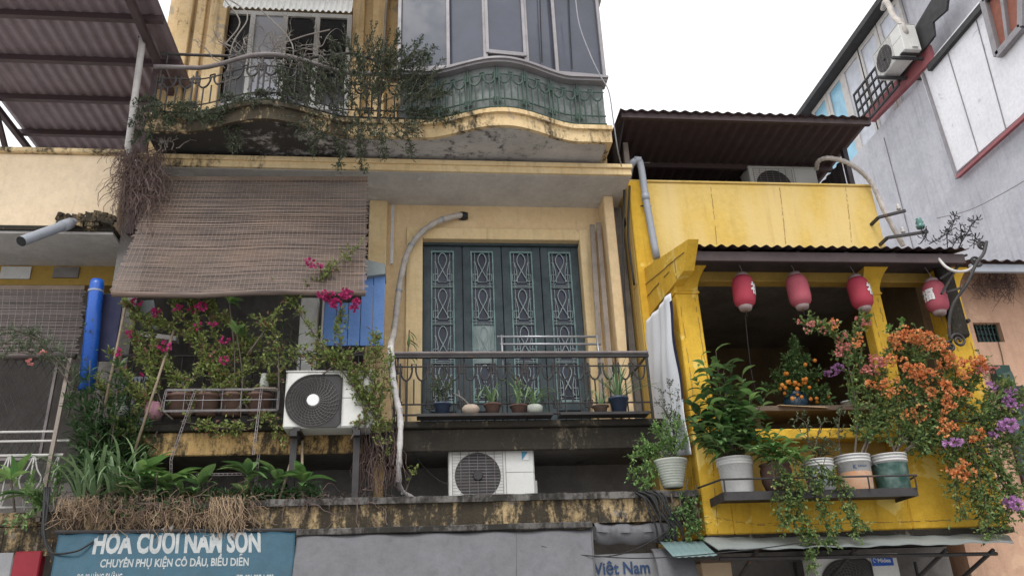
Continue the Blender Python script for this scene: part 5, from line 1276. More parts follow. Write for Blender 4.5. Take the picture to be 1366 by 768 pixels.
slotted(V(A_.x+.25, -1.01, zt2), at(228, 613, -1.12), 'leg'); slotted(V(B_.x-.15, -1.01, zt2), at(338, 606, -1.12), 'leg')
a = at(262, 633, -1.1); b = at(345, 632, -1.1); slotted(a, V(b.x, b.y, a.z), 'foot_rail'); slotted(V(b.x-.02, -1.1, ZLEDGE1), at(345, 606, -1.1), 'leg'); slotted(V(at(232, 640, -1.1).x, -1.1, ZLEDGE1), at(228, 613, -1.12), 'leg')
wr = MB()
for k in range(7): x = A_.x+(B_.x-A_.x)*k/6; wr.tube([V(x, -1.0, zb2), V(x, -1.0, zt2)], .0025, 3, cap=False)
for k in range(3): z = zb2+(zt2-zb2)*k/2; wr.tube([V(A_.x, -1.003, z), V(B_.x, -1.003, z)], .0025, 3, cap=False)
wr.build('wire_mesh', 'wire_grey', RK, stuff=True)
for a, b, lab in (((232, 440), (180, 600), 'leaning left of the wire rack'), ((168, 405), (140, 540), 'rising beside the blue cylinder'), ((396, 590), (372, 668), 'short one under the raised unit, left'), ((403, 588), (403, 668), 'short one under the raised unit, right')):
    p, q = at(*a, -.95), at(*b, -1.08)
    if 'short' in lab: p, q = at(a[0], a[1], -1.02), V(at(*b, -1.15).x, -1.15, ZLEDGE1)
    T = thing('bamboo_pole', 'thin bamboo pole %s' % lab, 'pole', q, 'bamboo poles on the ledge'); MB().tube([p, q], .012, 7).build('cane', 'bamboo', T, smooth=True)
# left bay: handrail and pickets half buried in plants
RB = MB(); z = at(300, 474, YB).z; xa, xb = XL+.02, XM0+.1
RB.tube([V(xa, YB, z), V(xb, YB, z)], .017, 6); RB.tube([V(xa, YB, z-.17), V(xb, YB, z-.17)], .008, 5); RB.tube([V(xa, YB, ZB1+.06), V(xb, YB, ZB1+.06)], .010, 5)
RBo = RB.build('balcony_railing', 'iron', TH, label='dark ironwork of the planted left bay')
for k in range(22): x = xa+(xb-xa)*k/21; MB().tube([V(x, YB, ZB1), V(x, YB, z)], .006, 5).build('picket', 'iron', RBo)
# blue boards, white post, tin cap and the things stored under the big blind
BB = thing('blue_partition', 'sky blue boarded partition beside the pier under the blind', 'partition', at(480, 460, -.55))
zb_ = at(470, 461, -.55).z; x0, x1 = at(432, 430, -.55).x, at(514, 400, -.55).x; zt3 = at(470, 362, -.55).z; n = 5
for k in range(n):
    a = x0+(x1-x0)*k/n; b = x0+(x1-x0)*(k+1)/n-.006; zt4 = zt3 if k > 2 else at(450, 404, -.55).z
    MB().box(a, b, -.56+.004*(k % 2), -.535, zb_, zt4).build('board', 'blue_board', BB, bevel=.003)
MB().box(x0-.02, x0-.002, -.58, -.53, zb_-.02, at(450, 402, -.55).z).build('edge_batten', 'pvc_white', BB)
TC = thing('tin_hood', 'small grey tin hood on top of the blue partition by the pier', 'hood', at(500, 362, -.58))
MB().prism([at(484, 345, -.62), at(514, 352, -.62), at(514, 365, -.62), at(490, 368, -.62)], (0, .25, 0)).build('hood_sheet', 'sheet_grey', TC)
WPst = thing('white_post', 'white painted timber post left of the blue partition', 'post', V(at(412, 460, -.5).x, -.5, ZB1))
MB().box(at(400, 430, -.5).x, at(424, 430, -.5).x, -.52, -.44, ZB1, at(412, 398, -.5).z).build('post', 'white_paint', WPst, bevel=.004)
SH = thing('pale_shutter', 'pale tilted board and ledge behind the plants under the blind, left', 'board', at(210, 460, -.4))
MB().prism([at(166, 402, -.5), at(205, 400, -.5), at(212, 440, -.42), at(156, 436, -.42)], (0, .04, 0)).build('tilted_board', 'sheet_grey', SH); MB().prism([at(158, 438, -.5), at(235, 448, -.5), at(235, 454, -.5), at(158, 444, -.5)], (0, .1, 0)).build('batten', 'pvc_white', SH)
CH = thing('plastic_chair', 'grey slatted plastic chair back behind the pots in the left bay', 'chair', V(at(178, 545, -.55).x, -.55, ZB1))
cx_ = at(178, 510, -.6).x; z0 = ZB1+.02; m = MB()
for k in range(6): x = cx_-.09+.036*k; m.box(x-.010, x+.010, -.61, -.595, z0+.16, z0+.46)
for z in (.16, .25, .36, .46): m.box(cx_-.12, cx_+.12, -.594, -.58, z0+z-.014, z0+z+.014)
m.build('backrest', 'pvc_grey', CH); MB().box(cx_-.13, cx_+.13, -.578, -.28, z0+.12, z0+.15).build('seat', 'pvc_grey', CH, bevel=.008)
for sx in (-.11, .11):
    for y in (-.56, -.30): MB().box(cx_+sx-.015, cx_+sx+.015, y-.015, y+.015, ZB1-.06, z0+.12).build('leg', 'pvc_grey', CH)
# small clutter on the rack end: cream jar and box
JR = thing('cream_jar', 'cream jar standing at the right end of the wire rack', 'jar', V(at(352, 516, -.95).x, -.95, zt2+.012)); c = V(at(352, 516, -.95).x, -.95, zt2+.012); MB().lathe(c, [(0, 0), (.035, 0), (.045, .04), (.035, .10), (.03, .13), (.036, .14), (.03, .145)], 16).build('jar_body', 'pot_pale', JR, smooth=True); MB().box(c.x-.07, c.x+.12, -1.02, -.9, zt2+.003, zt2+.0115).build('saucer', 'pot_beige', JR, bevel=.003)

# ================================================================== CLOTH
WC = thing('white_cloth', 'white cloth sheet hanging between the balcony railing and the yellow post', 'cloth', atX(890, 600, WX))
cXs = WX-.05
q0, q1, q2, q3 = atX(862, 430, cXs), atX(893, 391, cXs), atX(864, 612, cXs), atX(920, 606, cXs)
cm = MB()
def clo(u, v):
    p = q0.lerp(q1, u).lerp(q2.lerp(q3, u), v)
    mid = sin(pi*min(1, v*1.1))*.05*(u-.2)
    return p+V(-.012*sin(u*9+v*2.2)-.008*sin(u*23+v*3)-.01*sin(v*13+u*4)*u, mid, 0)
cm.grid(clo, 26, 40); o = cm.build('sheet', 'white_cloth', WC, smooth=True); s_ = o.modifiers.new('solid', 'SOLIDIFY'); s_.thickness = .003
hm = MB(); hm.grid(lambda u, v: clo(.97+.05*u, .05+.62*v)+V(-.006, -.02*u, 0), 2, 20); hm.build('navy_border', 'navy', WC)

# ================================================================== IRON SCROLL BRACKET at the right end of the lean-to
SB = thing('scroll_bracket', 'wrought iron bracket with rolled scrolls at the right end of the lean-to roof', 'bracket', at(1270, 470, -1.5))
def spiral(c, r0, turns, a0, sgn=1, n=26, yy=-1.55):
    return [V(c.x+(r0*(1-k/n*.85))*cos(a0+sgn*2*pi*turns*k/n), yy, c.z+(r0*(1-k/n*.85))*sin(a0+sgn*2*pi*turns*k/n)) for k in range(n+1)]
for nm_, pts in (('main_scroll', [at(1268, 458, -1.5), at(1266, 430, -1.52), at(1272, 405, -1.55), at(1290, 378, -1.6), at(1302, 352, -1.62), at(1312, 338, -1.62), at(1316, 322, -1.62)]),):
    MB().tube(cr(pts, 6), .016, 7).build(nm_, 'iron', SB, smooth=True)
for (px, py, r, a0, sg) in ((1310, 328, .05, 0, 1), (1302, 348, .06, -.5, -1), (1279, 454, .075, pi, -1), (1268, 462, .05, pi/2, 1)):
    MB().tube(spiral(at(px, py, -1.55), r, 1.6, a0, sg), .013, 6).build('scroll', 'iron', SB, smooth=True)
for a, b in (((1256, 352), (1290, 340)), ((1254, 372), (1284, 352)), ((1262, 390), (1282, 384)), ((1280, 350), (1256, 392))):
    MB().bar(at(*a, -1.45), at(*b, -1.5), .02, .02).build('stay', 'iron', SB)
ml = MB()
for k in range(30):
    c = at(rng.uniform(1262, 1290), rng.uniform(360, 455), rng.uniform(-1.4, -1.25)); s = rng.uniform(.025, .06); ml.hexa([c+Vector(q)*s+rv(.02) for q in ((-1, -1, -1), (1, -1, -1), (1, 1, -1), (-1, 1, -1), (-1, -1, 1), (1, -1, 1), (1, 1, 1), (-1, 1, 1))])
MB().box(at(1262, 400, -1.3).x, at(1283, 400, -1.3).x, -1.30, -1.21, at(1270, 448, -1.3).z, at(1270, 345, -1.3).z).build('mouldy_block', 'fascia_black', SB, bevel=.02)
IS = thing('wall_hook', 'small black cable clamps on the right yellow post', 'clamp', at(1283, 430, -1.22))
for px, py in ((1276, 430), (1291, 428)): MB().lathe(at(px, py, -1.215), [(0, -.02), (.018, -.02), (.022, .0), (.018, .02), (0, .02)], 10, Matrix.Rotation(pi/2, 3, 'X')).build('clamp', 'cable', IS)

# ================================================================== PLANTS
prng = random.Random(21)
def pv(s): return V(prng.uniform(-s, s), prng.uniform(-s, s), prng.uniform(-s, s))
def blade_mesh(name, mat, t, arch, wid, n=7, curl=.2):
    """strap leaf, unit length along y, arching down; channelled cross-section"""
    m = MB(); y = z = 0.0; a = arch*.35; st = 1.0/n; b = 0; sp = []
    for i in range(n+1):
        k = i/n; w = wid*(.55+.9*k)*(1-k**3)+.002 if k < .3 else wid*(1-((k-.3)/.7)**2.2)*.82+.001
        sp.append((y, z, w)); y += st*cos(a); z += st*sin(a); a -= arch*1.9/n*(.6+k)
    for (y, z, w) in sp: m.v += [V(-w, y, z+w*.35), V(0, y, z), V(w, y, z+w*.35)]
    for i in range(n):
        q = 3*i; m.face([q, q+1, q+4, q+3], t); m.face([q+1, q+2, q+5, q+4], t)
    return m.mesh(name, mat=mat, smooth=True)
def broad_mesh(name, mat, t, wid=.36, droop=.18):
    m = MB(); n = 6
    for i in range(n+1):
        k = i/n; w = wid*.5*(sin(pi*min(1, k**.8))**.85)+.004; z = .10*sin(k*pi)-droop*k*k
        m.v += [V(-w, k, z+w*.35), V(0, k, z), V(w, k, z+w*.35)]
    for i in range(n):
        q = 3*i; m.face([q, q+1, q+4, q+3], t); m.face([q+1, q+2, q+5, q+4], t)
    return m.mesh(name, mat=mat, smooth=True)
BLADE = [blade_mesh('strap_leaf', 'leaf_strap', t, a, w) for t, a, w in ((.1, 1.1, .022), (.45, 1.5, .020), (.8, .9, .024), (.3, 1.9, .022))]
SPIKE = [blade_mesh('spike_leaf', 'leaf_strap', t, a, w) for t, a, w in ((.1, .5, .030), (.5, .8, .028), (.85, .3, .032))]
BROAD_F = [broad_mesh('broad_leaf', 'leaf_fresh', t, w, d) for t, w, d in ((.05, .36, .2), (.35, .34, .3), (.65, .38, .12))]
BROAD_M = [broad_mesh('broad_leaf', 'leaf_mid', t, w, d) for t, w, d in ((.05, .42, .2), (.4, .40, .32), (.75, .44, .1))]
BROAD_D = [broad_mesh('broad_leaf', 'leaf_deep', t, w, d) for t, w, d in ((.05, .42, .2), (.45, .40, .32), (.8, .44, .1))]
def rosette(T, base, n, L, meshes, elev=(.3, 1.2), spread=.02, sw=1.0, facing=None, name='leaf'):
    for i in range(n):
        a = prng.uniform(0, 2*pi); e = prng.uniform(*elev)
        d = V(cos(a)*cos(e), sin(a)*cos(e), sin(e))
        if facing: d = (d+Vector(facing)).normalized()
        l = L*prng.uniform(.6, 1.1)
        inst(name, prng.choice(meshes), T, base+V(cos(a), sin(a), 0)*spread*prng.random(), d, V(0, 0, 1)+pv(.2), l, l*sw)
def stemmed(T, base, tips, per, L, meshes, stem_mat='bark', r=.006, lean=.3, name='leaf', sw=1.0):
    """leafy shoots with separate leaves towards each tip"""
    for tp in tips:
        tp = Vector(tp); mid = base.lerp(tp, .5)+V(prng.uniform(-.04, .04), prng.uniform(-.04, .04), .03)
        P = cr([base, mid, tp], 5); MB().tube(P, [r*(1-.6*i/(len(P)-1)) for i in range(len(P))], 5).build('stem', stem_mat, T, smooth=True)
        for i in range(per):
            k = .45+.55*i/max(1, per-1); q = P[min(len(P)-1, int(k*(len(P)-1)))]
            a = i*2.4+prng.uniform(-.4, .4); e = prng.uniform(-.25, .5)+.6*(k-.5)
            d = V(cos(a)*cos(e), sin(a)*cos(e), sin(e)); l = L*prng.uniform(.65, 1.1)
            inst(name, prng.choice(meshes), T, q+pv(.008), d, V(0, 0, 1)+pv(.3), l, l*sw)
def spray(paths, fol, br, dens, L, W, side=.10, r=.006, up=.2, start=.15, leaf_fn='leaf2', droop=0.0):
    """wandering branches with side twigs carrying small leaves"""
    for path in paths:
        P = cr(path, 8); n = len(P)
        br.tube(P, [max(.0015, r*(1-.75*i/(n-1))) for i in range(n)], 5)
        ln = sum((P[i+1]-P[i]).length for i in range(n-1)); k = int(ln*dens)
        for j in range(k):
            f = start+(1-start)*prng.random(); i = min(n-2, int(f*(n-1))); q = P[i].lerp(P[i+1], prng.random())
            d = ((P[i+1]-P[i]).normalized()*.6+pv(1)+V(0, 0, up)).normalized()
            tl = side*prng.uniform(.3, 1.0)
            e = q+d*tl+V(0, 0, -droop*tl)
            if prng.random() < .45: br.tube([q, q.lerp(e, .5)+pv(.006), e], [.0022, .0017, .001], 3, cap=False)
            m = prng.randint(4, 7)
            for s in range(m):
                p = q.lerp(e, (s+1)/m)+pv(.007); ld = (d+pv(.9)+V(0, -.15, -.1)).normalized(); sz = prng.uniform(.6, 1.15)
                getattr(fol, leaf_fn)(p, ld, V(0, -.3, 1)+pv(.7), L*sz, W*sz, t=prng.random())
def cluster(mb, c, r, n, L=.030, W=.026):
    for i in range(n):
        if prng.random() < .12: continue
        d = V(prng.gauss(0, 1), prng.gauss(0, 1), prng.gauss(0, 1)).normalized()
        p = Vector(c)+Vector((d.x*r, d.y*r*.7, d.z*r*.75))*prng.uniform(.45, 1.0); t = prng.random()
        for k in range(3):
            mb.leaf2(p, (d+pv(.9)).normalized(), d+pv(.4), L*prng.uniform(.8, 1.2), W*prng.uniform(.8, 1.2), t, .2)
def pxpath(pts, Y, jit=.0): return [at(p[0], p[1], (p[2] if len(p) > 2 else Y))+pv(jit) for p in pts]
def strands(mb, n, xr_, ytop, ybot, Y, r=.003, wander=.05, segs=5, curl=0.0):
    for i in range(n):
        x = prng.uniform(*xr_); y0 = prng.uniform(*ytop); y1 = prng.uniform(*ybot); yy = prng.uniform(*Y)
        a = at(x, y0, yy); b = at(x+prng.uniform(-14, 14), y1, yy-prng.uniform(0, .08)); P = []
        for k in range(segs+1):
            f = k/segs; P.append(a.lerp(b, f)+pv(wander*(.3+f))*(.5 if k else .2)+V(0, -curl*sin(f*pi), 0))
        mb.tube(cr(P, 2), r*prng.uniform(.6, 1.3), 3, cap=False)

def tangle(mb, n, xr_, yr_, Y, r=.002, step=.022, ln=(5, 12), fall=.35):
    """matted dead stems: wandering threads of mixed length, drooping"""
    for i in range(n):
        p = at(prng.uniform(*xr_), prng.uniform(*yr_), prng.uniform(*Y)); d = V(prng.uniform(-1, 1), prng.uniform(-.4, .4), prng.uniform(-1, .4)).normalized(); P = [p]
        for k in range(prng.randint(*ln)):
            d = (d+pv(.55)+V(0, 0, -fall*.3)).normalized(); P.append(P[-1]+d*step*prng.uniform(.6, 1.4)); P[-1].y = min(max(P[-1].y, Y[0]-.05), Y[1]+.01)
        mb.tube(P, r*prng.uniform(.5, 1.6), 3, cap=False)
# ---- dark shrub growing out of the wavy balcony
S1 = thing('balcony_shrub', 'dense dark small-leaved shrub hanging over the wavy balcony in the middle', 'shrub', at(490, 165, -1.2))
fol, br = MB(), MB()
for k in range(760):
    while True:
        u, v = prng.uniform(-1, 1), prng.uniform(-1, 1)
        if u*u+v*v < 1: break
    if prng.random() > .45+.55*abs(sin(u*5.3+1)*cos(v*4.1)): continue
    px, py = 478+u*104, 126+v*64
    if px < 440 and py < 92: continue
    q = at(px, py, prng.uniform(-1.52, -1.02)); up_ = .6 if v < .25 else -.25
    d = (RT*(u*.8)+V(0, -.25, up_)+pv(.45)).normalized(); l = prng.uniform(.12, .30)
    e = q+d*l; br.tube([q, q.lerp(e, .5)+pv(.015), e], [.004, .003, .0012], 3, cap=False)
    for s in range(24):
        f = s/24; p = q.lerp(e, f)+pv(.008); fol.leaf2(p, (d*.8+pv(.9)).normalized(), V(0, -.3, 1)+pv(.6), prng.uniform(.022, .038), .015, t=prng.random()**1.3)
for a, b in (((520, 110), (532, 42)), ((530, 100), (560, 52)), ((540, 95), (582, 62)), ((535, 115), (575, 80)), ((470, 100), (480, 70)), ((505, 100), (512, 60)), ((550, 130), (600, 122)), ((545, 150), (605, 165)), ((450, 180), (452, 222)), ((505, 170), (515, 215)), ((420, 170), (415, 205)), ((480, 180), (485, 232)), ((545, 180), (548, 210)), ((390, 130), (372, 95)), ((560, 160), (612, 150))):
    spray([pxpath([a, ((a[0]+b[0])/2+prng.uniform(-5, 5), (a[1]+b[1])/2), b], -1.35, .02)], fol, br, 120, .034, .014, .07, .004, .3, .0)
T2 = pxpath([(505, 165), (508, 120), (512, 60), (516, -5)], -1.25); br.tube(cr(T2, 5), .014, 6)
br.build('branches', 'bark', S1, smooth=True); fol.build('foliage', 'leaf_shrub', S1, stuff=True)
# ---- creeping green along the left end of the slab
S2 = thing('creeping_plant', 'dark green creeper along the left edge of the wavy balcony slab', 'creeper', at(260, 165, -1.2))
fol, br = MB(), MB()
for k in range(26):
    px = prng.uniform(178, 385); py = 142+10*sin((px-180)/60)+prng.uniform(-8, 12)-(12 if px > 300 else 0)
    spray([pxpath([(px-14, py+6), (px, py-4), (px+16, py+prng.uniform(-12, 12))], prng.uniform(-1.45, -1.2), .02)], fol, br, 110, .030, .016, .07, .003, .4, .0)
for a, b in (((190, 150), (180, 190)), ((200, 155), (195, 192)), ((185, 140), (174, 165)), ((300, 165), (308, 200)), ((312, 160), (318, 196))):
    spray([pxpath([a, ((a[0]+b[0])/2+4, (a[1]+b[1])/2), b], -1.2, .01)], fol, br, 130, .030, .015, .06, .003, -.2, .0)
br.build('branches', 'bark', S2); fol.build('foliage', 'leaf_shrub', S2, stuff=True)
# ---- bare grey bush behind the upper rail
S3 = thing('bare_bush', 'leafless grey tangle of twigs above the upper balcony rail', 'bush', at(350, 110, -1.0))
br = MB()
for k in range(60):
    x, y = prng.uniform(300, 440), prng.uniform(60, 112); a = at(x, y, prng.uniform(-1.25, -.8)); P = [a]; d = V(prng.uniform(-1, 1), prng.uniform(-.3, .3), prng.uniform(.1, 1)).normalized()
    for s in range(6): d = (d+pv(.65)).normalized(); P.append(P[-1]+d*prng.uniform(.04, .10))
    br.tube(cr(P, 3), [.006*(1-.8*i/18) for i in range(19)], 4, cap=False)
    for s in range(3):
        q = prng.choice(P[2:]); P2 = [q]
        for t in range(3): d2 = (d+pv(1)).normalized(); P2.append(P2[-1]+d2*.05)
        br.tube(P2, [.003, .0025, .002, .001], 3, cap=False)
for pts in ([(300, 120), (310, 60), (330, 20), (290, -10)], [(330, 120), (360, 70), (400, 50), (440, 40)], [(380, 110), (390, 60), (345, 10)], [(300, 60), (320, 30), (300, 0)]):
    br.tube(cr(pxpath(pts, -1.0), 6), .008, 5)
br.build('twigs', 'bark_grey', S3, stuff=True)
# ---- dry roots hanging at the corner of the big blind
S4 = thing('hanging_roots', 'matted dry brown roots hanging over the corner above the big blind', 'roots', at(190, 205, -.9))
m = MB(); strands(m, 170, (160, 218), (194, 220), (210, 300), (-1.02, -.82), .0022, .085, 7, .03); tangle(m, 320, (160, 216), (198, 262), (-1.04, -.83), .0024, .026, (7, 14), .7); strands(m, 60, (160, 200), (240, 270), (280, 325), (-1.0, -.82), .0018, .09, 6, .02)
m.build('roots', 'root_dark', S4, stuff=True)
m = MB()
for k in range(8):
    a = at(prng.uniform(205, 250), prng.uniform(196, 206), -.95); P = [a]
    for s in range(5): P.append(P[-1]+V(prng.uniform(-.03, .07), prng.uniform(-.03, .03), prng.uniform(-.02, .07)))
    m.tube(cr(P, 3), [.006*(1-.7*i/15) for i in range(16)], 4)
m.build('pale_twigs', 'bark_grey', S4, stuff=True)
m = MB(); strands(m, 40, (230, 300), (150, 165), (190, 205), (-1.3, -1.15), .002, .03, 4)
# ---- bougainvillea in the left bay
def boug(label, paths, blooms, fmat, dens=80, L=.036, W=.022, name='bougainvillea', cat='shrub', bloom_mat='bract_magenta', base=None, Y=-.95, bl=.030, r=.008, side=.10, group=None, up=.2):
    T = thing(name, label, cat, base, group); fol, br = MB(), MB()
    spray([pxpath(p, Y, .015) for p in paths], fol, br, dens, L, W, side, r, up, .12)
    br.build('branches', 'bark', T, smooth=True); fol.build('foliage', fmat, T, stuff=True)
    for mat in dict.fromkeys([b[4] if len(b) > 4 else bloom_mat for b in blooms]):
        m = MB()
        for b in blooms:
            if (b[4] if len(b) > 4 else bloom_mat) != mat: continue
            c = at(b[0], b[1], (b[5] if len(b) > 5 else Y-.08)+prng.uniform(-.06, .06)); cluster(m, c, b[2]*prng.uniform(.85, 1.2), int(b[3]*(1.7 if name == 'bougainvillea' and bl > .03 else 1.2)), bl, bl*.85)
        m.build('bracts', mat, T, stuff=True)
    return T
boug('sprawling magenta bougainvillea on the left, in front of the dark bay', [
    [(300, 545), (268, 460), (248, 385), (222, 342)], [(255, 545), (218, 475), (190, 430), (166, 406)], [(300, 545), (288, 440), (272, 385), (268, 346)], [(320, 545), (328, 470), (302, 425), (252, 398)],
    [(330, 545), (290, 490), (232, 440), (196, 425)], [(210, 560), (172, 512), (150, 470)], [(240, 545), (262, 500), (300, 470), (345, 455)], [(260, 540), (230, 500), (180, 480)], [(300, 545), (320, 500), (360, 480)], [(215, 550), (200, 500), (205, 460)],
    [(300, 540), (280, 470), (240, 420), (232, 392)], [(310, 550), (340, 520), (372, 500)], [(250, 560), (270, 530), (320, 512)], [(230, 560), (195, 530), (160, 520)], [(160, 600), (150, 550), (130, 500)], [(190, 610), (180, 560), (200, 520)], [(240, 560), (280, 570), (330, 575)], [(330, 560), (360, 560), (375, 585)], [(220, 545), (190, 470), (172, 440)], [(270, 545), (310, 480), (325, 440)]],
    [(183, 402, .035, 12), (207, 417, .05, 22), (270, 408, .05, 22), (258, 412, .03, 8), (262, 379, .03, 8), (218, 462, .05, 20), (158, 468, .04, 14), (285, 430, .035, 8), (265, 435, .03, 7), (300, 452, .03, 6), (240, 412, .035, 8), (172, 445, .03, 6), (185, 500, .03, 6), (300, 480, .04, 8)], 'leaf_olive', 105, .042, .026, base=at(280, 560, -.9))
boug('sprawling magenta bougainvillea on the right, reaching over the raised outdoor unit', [
    [(330, 470), (382, 405), (430, 370), (478, 328)], [(500, 560), (450, 490), (404, 425), (372, 378)], [(490, 580), (485, 510), (498, 452)], [(505, 560), (470, 500), (420, 470), (350, 468)], [(470, 585), (490, 545), (502, 500), (500, 445)], [(505, 560), (470, 500), (450, 450), (452, 410)],
    [(470, 480), (420, 478), (360, 484)], [(495, 560), (470, 500), (430, 465)], [(508, 580), (505, 550), (508, 520), (515, 480)], [(430, 500), (470, 470), (510, 470)], [(372, 520), (370, 450), (345, 425)], [(508, 590), (503, 560), (500, 520)], [(510, 600), (505, 575), (508, 530)], [(500, 520), (480, 490), (440, 478)]],
    [(412, 350, .04, 14), (440, 396, .06, 34), (462, 392, .055, 30), (475, 402, .04, 16), (472, 412, .035, 12), (430, 392, .04, 14), (448, 405, .05, 22), (425, 355, .03, 7)], 'leaf_olive', 72, .038, .023, base=at(440, 580, -1.0), Y=-1.16)
# ---- dark oleander-like plant at the left end
S6 = thing('oleander_bush', 'dark narrow-leaved bush at the left end of the ledge beside the blue cylinder', 'bush', V(at(130, 660, -1.0).x, -1.0, ZLEDGE1))
fol, br = MB(), MB(); b0 = V(at(135, 650, -1.0).x, -1.0, ZLEDGE1)
tips = [(90, 520), (112, 495), (133, 535), (155, 540), (175, 560), (200, 600), (165, 585), (145, 605), (100, 615), (118, 575), (180, 515), (160, 475), (190, 545), (100, 500), (120, 480), (150, 490), (170, 500), (110, 530), (140, 520), (180, 530), (95, 560), (125, 550), (160, 555), (195, 560), (105, 590), (150, 585), (185, 590), (210, 575), (170, 610), (120, 610), (140, 560), (130, 505)]
for tp in tips:
    e = at(*tp, prng.uniform(-1.15, -.85)); P = cr([b0+pv(.05), b0.lerp(e, .5)+pv(.06), e], 6); br.tube(P, .005, 4)
    for j in range(80):
        k = .35+.65*prng.random(); q = P[int(k*(len(P)-1))]+pv(.02); fol.leaf(q, V(prng.uniform(-1, 1), prng.uniform(-1, .6), prng.uniform(-.2, 1)), V(0, 0, 1)+pv(.4), prng.uniform(.07, .13), .019, t=prng.random(), fold=.1)
br.build('branches', 'bark', S6); fol.build('foliage', 'leaf_deep', S6, stuff=True)
# ---- strap-leaved clump and broad-leaved plants on the ledge
def lz(px, Y=-1.1): return V(at(px, 660, Y).x, Y, ZLEDGE1)
S7 = thing('strap_plant', 'clump of long arching strap leaves at the left of the ledge', 'plant', lz(140))
for bx in (110, 130, 150, 172): rosette(S7, lz(bx, -1.08), 26, .78, BLADE, (.75, 1.4), .05, .95, (-.15, -.3, 0))
S7b = thing('strap_plant', 'smaller arching strap-leaved clump behind the broad leaves on the ledge', 'plant', lz(215))
rosette(S7b, lz(205, -.98), 20, .45, BLADE, (.7, 1.4), .05, 1.0, (0, -.2, 0))
for px, zz, n, L, lab in ((182, .22, 14, .33, 'big pale rosette plant nearest the strap-leaved clump'), (222, .18, 14, .30, 'broad-leaved rosette plant just right of the big pale one'), (262, .14, 12, .24, 'low broad-leaved plant under the rack leg'), (326, .22, 12, .24, 'upright broad-leaved plant at the right foot of the rack'), (366, .18, 12, .24, 'broad-leaved plant beside the short bamboo poles'), (402, .16, 13, .27, 'broad-leaved rosette plant under the raised outdoor unit')):
    b = lz(px, prng.uniform(-1.18, -1.08)); T = thing('rosette_plant', lab, 'plant', b, 'broad-leaved plants on the ledge')
    MB().tube([b, b+V(.01, 0, zz)], [.010, .007], 6).build('stem', 'leaf_mid', T); h = b+V(.01, 0, zz)
    ms = BROAD_F if px in (182, 222, 402) else BROAD_M
    rosette(T, h, n, L, ms, (-.05, .9), .01, .85, (0, -.25, 0))
    for k in range(4): rosette(T, b+V(0, 0, zz*(.3+.15*k)), 2, L*.8, BROAD_M, (-.1, .5), .01, .85, (0, -.3, 0))
fol, br = MB(), MB(); S8 = thing('ground_cover', 'low weedy green mat along the planted ledge behind the broad leaves', 'ground cover', lz(280)); del S8['category']; del S8['label']
bpy.data.objects.remove(S8)
gc = MB()
for k in range(1500):
    px = prng.uniform(190, 430); b = lz(px, prng.uniform(-1.2, -.85)); d = V(prng.uniform(-1, 1), prng.uniform(-1, .3), prng.uniform(.2, 1.2)); gc.leaf2(b+V(0, 0, prng.uniform(0, .09)), d, V(0, 0, 1)+pv(.5), prng.uniform(.03, .07), .018, t=prng.random())
o = gc.build('ground_cover', 'leaf_deep', stuff=True); o['label'] = 'low weedy green mat along the planted ledge behind the broad leaves'; o['category'] = 'ground cover'
# ---- dry straw over the ledge
S9 = thing('dry_creeper', 'dry straw-coloured creeper roots draped over the ledge above the blue awning', 'creeper', lz(220, -1.24))
m = MB(); tangle(m, 250, (80, 345), (662, 698), (-1.30, -1.245), .0018); strands(m, 90, (85, 345), (658, 670), (676, 706), (-1.31, -1.25), .0018, .075, 5, .02); m.build('roots', 'root_brown', S9, stuff=True)
m = MB(); tangle(m, 150, (130, 345), (662, 692), (-1.32, -1.25), .0018); strands(m, 70, (282, 326), (660, 668), (690, 722), (-1.33, -1.27), .0020, .05, 5, .02); strands(m, 40, (150, 342), (665, 690), (690, 716), (-1.33, -1.27), .0018, .07, 5, .02); strands(m, 60, (75, 130), (660, 670), (670, 700), (-1.3, -1.25), .0022, .09, 5, .02); m.build('straw', 'root_tan', S9, stuff=True)
m = MB(); tangle(m, 220, (80, 510), (654, 672), (-1.28, -1.05), .0022, .03); m.build('litter', 'root_dark', S9, stuff=True)
m = MB()
for k in range(260): m.leaf2(at(prng.uniform(82, 345), prng.uniform(660, 694), prng.uniform(-1.31, -1.25)), pv(1), V(0, -1, .3)+pv(.5), prng.uniform(.02, .045), .014)
m.build('dead_leaves', 'root_brown', S9, stuff=True)
m = MB(); spray([pxpath([(x, 664), (x+6, 672), (x+prng.uniform(-8, 12), 684)], -1.28, .01) for x in range(150, 345, 13)], m, MB(), 60, .026, .018, .05, .002, -.1, .0); m.build('sprouts', 'leaf_deep', S9, stuff=True)
S9b = thing('dry_creeper', 'dead brown vine hanging below the wrapped hose in the slot', 'creeper', at(500, 600, -.95))
m = MB(); strands(m, 90, (478, 530), (560, 610), (620, 668), (-1.02, -.80), .0022, .09, 5, .03); m.build('vine', 'root_dark', S9b, stuff=True)
fol, br = MB(), MB(); spray([pxpath(p, -1.0, .02) for p in ([(500, 640), (515, 590), (505, 540), (498, 500)], [(512, 600), (525, 560), (518, 510), (520, 470)], [(505, 580), (490, 560), (486, 530)], [(538, 655), (546, 640), (550, 625)])], fol, br, 34, .034, .02, .07, .004); br.build('branches', 'bark', S9b); fol.build('foliage', 'leaf_olive', S9b, stuff=True)
